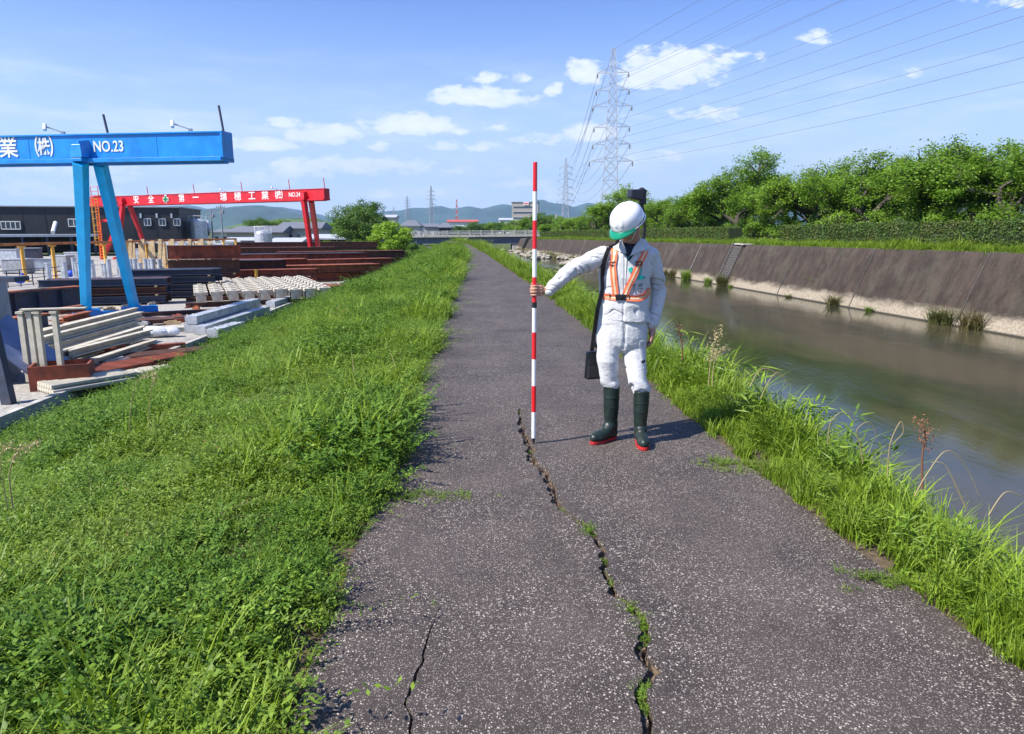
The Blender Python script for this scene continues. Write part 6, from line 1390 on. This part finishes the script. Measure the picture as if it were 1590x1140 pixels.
# hedges
def hedge(y0, y1, label, off=2.0, h=1.4, w_=1.3):
    r = np.random.default_rng(int(y0)); ys_ = np.arange(y0, y1+.1, 2.0); root = empty('hedge', (wallx(y0)+WRUN+off, y0, wallz(y0)), 0, label, 'hedge'); o0_ = Vector(root.location)
    rings = []
    for y in ys_:
        x = wallx(y)+WRUN+off; z = wallz(y)+.08; rings.append([Vector((x+a_*w_/2, y, z+b2*h))-o0_ for a_, b2 in ((-.9, 0), (-.95, .5), (-.85, .93), (.85, .93), (.95, .5), (.9, 0))])
    m = MB(); m.loft(rings); m.build('core', mat('hedge_core', (.02, .03, .01), .95), root)
    L = y1-y0; n = int(L*900); y = r.uniform(y0, y1, n); s = r.uniform(0, 1, n)
    face = r.choice(3, n, p=[.55, .3, .15]); xo = np.where(face == 0, -w_/2, np.where(face == 1, r.uniform(-w_/2, w_/2, n), w_/2)); zo = np.where(face == 1, h, s*h)
    bump = np.array([noise.noise(Vector((a_*.8, b2*1.5, 4))) for a_, b2 in zip(y, zo)]); P = np.stack([np.interp(y, *WBX)+WRUN+off+xo*(1+.1*bump), y, np.interp(y, *WTZ)+.08+zo*(1+.06*bump)], 1)+r.normal(0, .035, (n, 3))-np.array(o0_)
    N = np.stack([np.where(face == 0, -1., np.where(face == 2, 1., 0)), np.zeros(n), (face == 1)*1.0], 1)+r.normal(0, .5, (n, 3))
    V_, F_, T_ = leaf_quads(P, N, .12*r.uniform(.6, 1.2, n), .08, r.normal(0, 1, (n, 3)), r); link_mesh('foliage', np_mesh('foliage', V_, F_, M_HEDGE, T_), root)
hedge(22, 55.5, 'long clipped dark green hedge on the far bank right of the stair landing')
hedge(64.5, 150, 'clipped hedge on the far bank left of the stair landing, running to the bridge')

# ================================================================ hills
M_HILL = mat('hill_forest', (.035, .07, .06), .95, .35, .004)
def hills(name, prof, y, depth, mt, base=-4):
    P_ = [D(px, py, y) for px, py in prof]; xs = np.array([p.x for p in P_]); zs = np.array([p.z for p in P_]); n, mq = 260, 22
    X = np.linspace(xs[0], xs[-1], n); V_ = []
    for j in range(mq):
        v = j/(mq-1); prof_ = math.sin(math.pi*min(1, v*1.0))**.8 if 0 < v < 1 else 0
        for x in X:
            zc = float(np.interp(x, xs, zs))*(1+.05*noise.noise(Vector((x*.004, v*3, y))))+ y*.0022*noise.noise(Vector((x/y*55, v*2, 2)))*(v != 0)
            rid = .16*noise.noise(Vector((x/y*30, v*7, 1)))*(1-prof_*.9) if 0 < v < 1 else 0
            V_.append((x, y-depth*.6+depth*v, base+max(0, (zc-base))*min(1, max(0, prof_*(1+rid)))))
    F_ = np.array([(j*n+i, j*n+i+1, (j+1)*n+i+1, (j+1)*n+i) for j in range(mq-1) for i in range(n-1)]); o = link_mesh(name, np_mesh(name, np.array(V_), F_, mt, smooth=True)); tag(o, kind='structure')
hills('hills', [(-700, 338), (-300, 330), (0, 336), (180, 332), (282, 327), (310, 330), (345, 326), (400, 321), (440, 324), (470, 333), (500, 340), (540, 346), (600, 352)], 5200, 1600, M_HILL)
hills('mountains', [(440, 350), (520, 344), (590, 332), (620, 327), (650, 325), (685, 321), (700, 326), (730, 322), (750, 324), (780, 319), (800, 322), (840, 313), (860, 318), (885, 322), (910, 317), (940, 324), (1000, 322), (1100, 326), (1300, 320), (1600, 326), (2300, 330)], 8200, 2200, M_HILL)
hills('mountain_range', [(-900, 330), (-200, 322), (200, 324), (290, 320), (340, 325), (420, 320), (470, 326), (520, 338), (560, 336), (600, 342), (660, 335), (720, 337), (800, 333), (860, 336), (1000, 338), (1400, 340)], 9800, 2000, M_HILL)
hills('foothills', [(380, 356), (410, 346), (430, 343), (455, 341), (480, 338), (495, 340), (520, 348), (560, 354), (600, 357)], 900, 300, mat('foothill_forest', (.06, .11, .03), .95, .4, .03))

# ================================================================ pylons and wires
M_PYL = mat('pylon_steel', (.42, .43, .45), .5, .1, 1, metal=.3); M_PR = mat('tower_red', (.6, .08, .04), .6)
ARMZ = [.889, .807, .73, .63, .547, .463]
def pylon(px, pyt, y, H, label, bt=.24, fd=1.0, arms=ARMZ, yaw=0.0, stripes=False, bw=None):
    top = D(px, pyt, y); zb = top.z-H; root = empty('power_pylon', (top.x, y, zb), yaw, label, 'pylon'); bw = bw or H*.12; tw = H*.02
    def hw(f): return (bw/2)*(1-f/.42)+H*.034*(f/.42) if f < .42 else H*.034+(tw/2-H*.034)*((f-.42)/.58)
    m = MB(); m2 = MB(); lv = [0, .11, .21, .3, .37, .43, .48, .53, .575, .62, .665, .71, .755, .8, .84, .88, .92, .96, 1]
    for a_, b2 in zip(lv, lv[1:]):
        tgt = m2 if (stripes and lv.index(a_) % 4 < 2) else m
        wa, wb = hw(a_), hw(b2); ca = [Vector((i*wa, j*wa, a_*H)) for i, j in ((-1, -1), (1, -1), (1, 1), (-1, 1))]; cb = [Vector((i*wb, j*wb, b2*H)) for i, j in ((-1, -1), (1, -1), (1, 1), (-1, 1))]
        for k in range(4):
            tgt.bar(ca[k], cb[k], bt); tgt.bar(ca[k], cb[(k+1) % 4], bt*.6); tgt.bar(ca[(k+1) % 4], cb[k], bt*.6); tgt.bar(cb[k], cb[(k+1) % 4], bt*.55)
    m.build('lattice_tower', M_PYL, root)
    if stripes: m2.build('red_section', M_PR, root)
    tips = []
    for i, f in enumerate(arms):
        al = H*(.077+.012*(i % 3 == 2)+.004*i)
        for s_ in (-1, 1):
            w0 = hw(f); m = MB(); tp = Vector((s_*al, 0, f*H))
            for j in (-1, 1): m.bar((s_*w0, j*w0, f*H), tp, bt*.6); m.bar((s_*w0, j*w0, f*H+H*.022), tp, bt*.5)
            for q_ in (.35, .65): m.bar((s_*(w0+(al-w0)*q_), 0, f*H), (s_*(w0+(al-w0)*q_), 0, f*H+H*.022*(1-q_)), bt*.5)
            ar = m.build('cross_arm', M_PYL, root)
            m = MB(); m.lathe(tp+Vector((0, 0, -H*.025)), [(.12, 0)]+[(.28 if k % 2 else .12, .1+k*(H*.021)/9) for k in range(9)]+[(.1, H*.0245)], 6); m.build('insulator', mat('insulator', (.25, .22, .2), .4) if not bpy.data.materials.get('insulator') else bpy.data.materials['insulator'], ar)
            tips.append((i, s_, Vector(root.location)+Matrix.Rotation(yaw, 3, 'Z') @ tp))
    return root, tips, top
_, t1, top1 = pylon(953, 76, 230, 62, 'tall white steel lattice pylon rising behind the man helmet', .19, yaw=R(-10))
_, t2, top2 = pylon(879, 246, 590, 62, 'smaller distant pylon left of the tall one', .34, yaw=R(-10))
_, t3, top3 = pylon(669, 289, 930, 62, 'far pylon above the bridge', .42, yaw=R(10))
_, t4, top4 = pylon(632, 305, 1150, 56, 'faint far pylon left of the one above the bridge', .45, yaw=R(10))
pylon(611, 321, 620, 22, 'thin antenna mast above the bright bush', .2, arms=[], bw=1.6)
pylon(709, 310, 460, 20, 'small red and white lattice antenna tower on the red roofed hall', .25, arms=[], stripes=True, bw=3.2)
M_WIRE = mat('wire', (.16, .17, .2), .6)
def wire(a, b_, sag, rad, label, grp):
    a, b_ = Vector(a), Vector(b_); n = 40; m = MB(); pts = [a.lerp(b_, k/n)-Vector((0, 0, sag*4*(k/n)*(1-k/n)))-a for k in range(n+1)]
    m.tube(pts, rad, 5); o = m.build('power_line', M_WIRE); o.location = a; tag(o, label, 'power line', grp)
end_off = Vector((62, -290, 0)); names_ = ['top', 'second', 'third', 'fourth', 'fifth', 'lowest']
for (i, s_, p) in t1:
    e_ = p+end_off+Vector((0, 0, 5)); wire(p, e_, 3.2, .034, f'{names_[i]} {"right" if s_ > 0 else "left"} conductor running from the tall pylon over the river', 'conductors crossing the upper right sky')
for (i, s_, p), (_, _, p2) in zip(t1, t2): wire(p, p2, 11, .055, f'{names_[i]} {"right" if s_ > 0 else "left"} conductor between the tall pylon and the smaller one', 'conductors between the pylons')
wire(top1, top1+end_off+Vector((0, 0, 5)), 3, .04, 'earth wire from the tip of the tall pylon to the upper right', None); wire(top1, top2, 9, .06, 'earth wire between the tips of the two right pylons', None)
# ================================================================ air
hv = bpy.data.materials.new('haze'); hv.use_nodes = True; t = hv.node_tree; t.nodes.clear(); o_ = t.nodes.new('ShaderNodeOutputMaterial'); v_ = t.nodes.new('ShaderNodeVolumePrincipled')
v_.inputs['Color'].default_value = (.42, .68, 1, 1); v_.inputs['Density'].default_value = HAZE; v_.inputs['Anisotropy'].default_value = .2; t.links.new(v_.outputs[0], o_.inputs['Volume'])
m = MB(); m.box((0, 5200, 395), (29000, 12400, 812)); hz_o = m.build('haze', hv); tag(hz_o, kind='stuff')
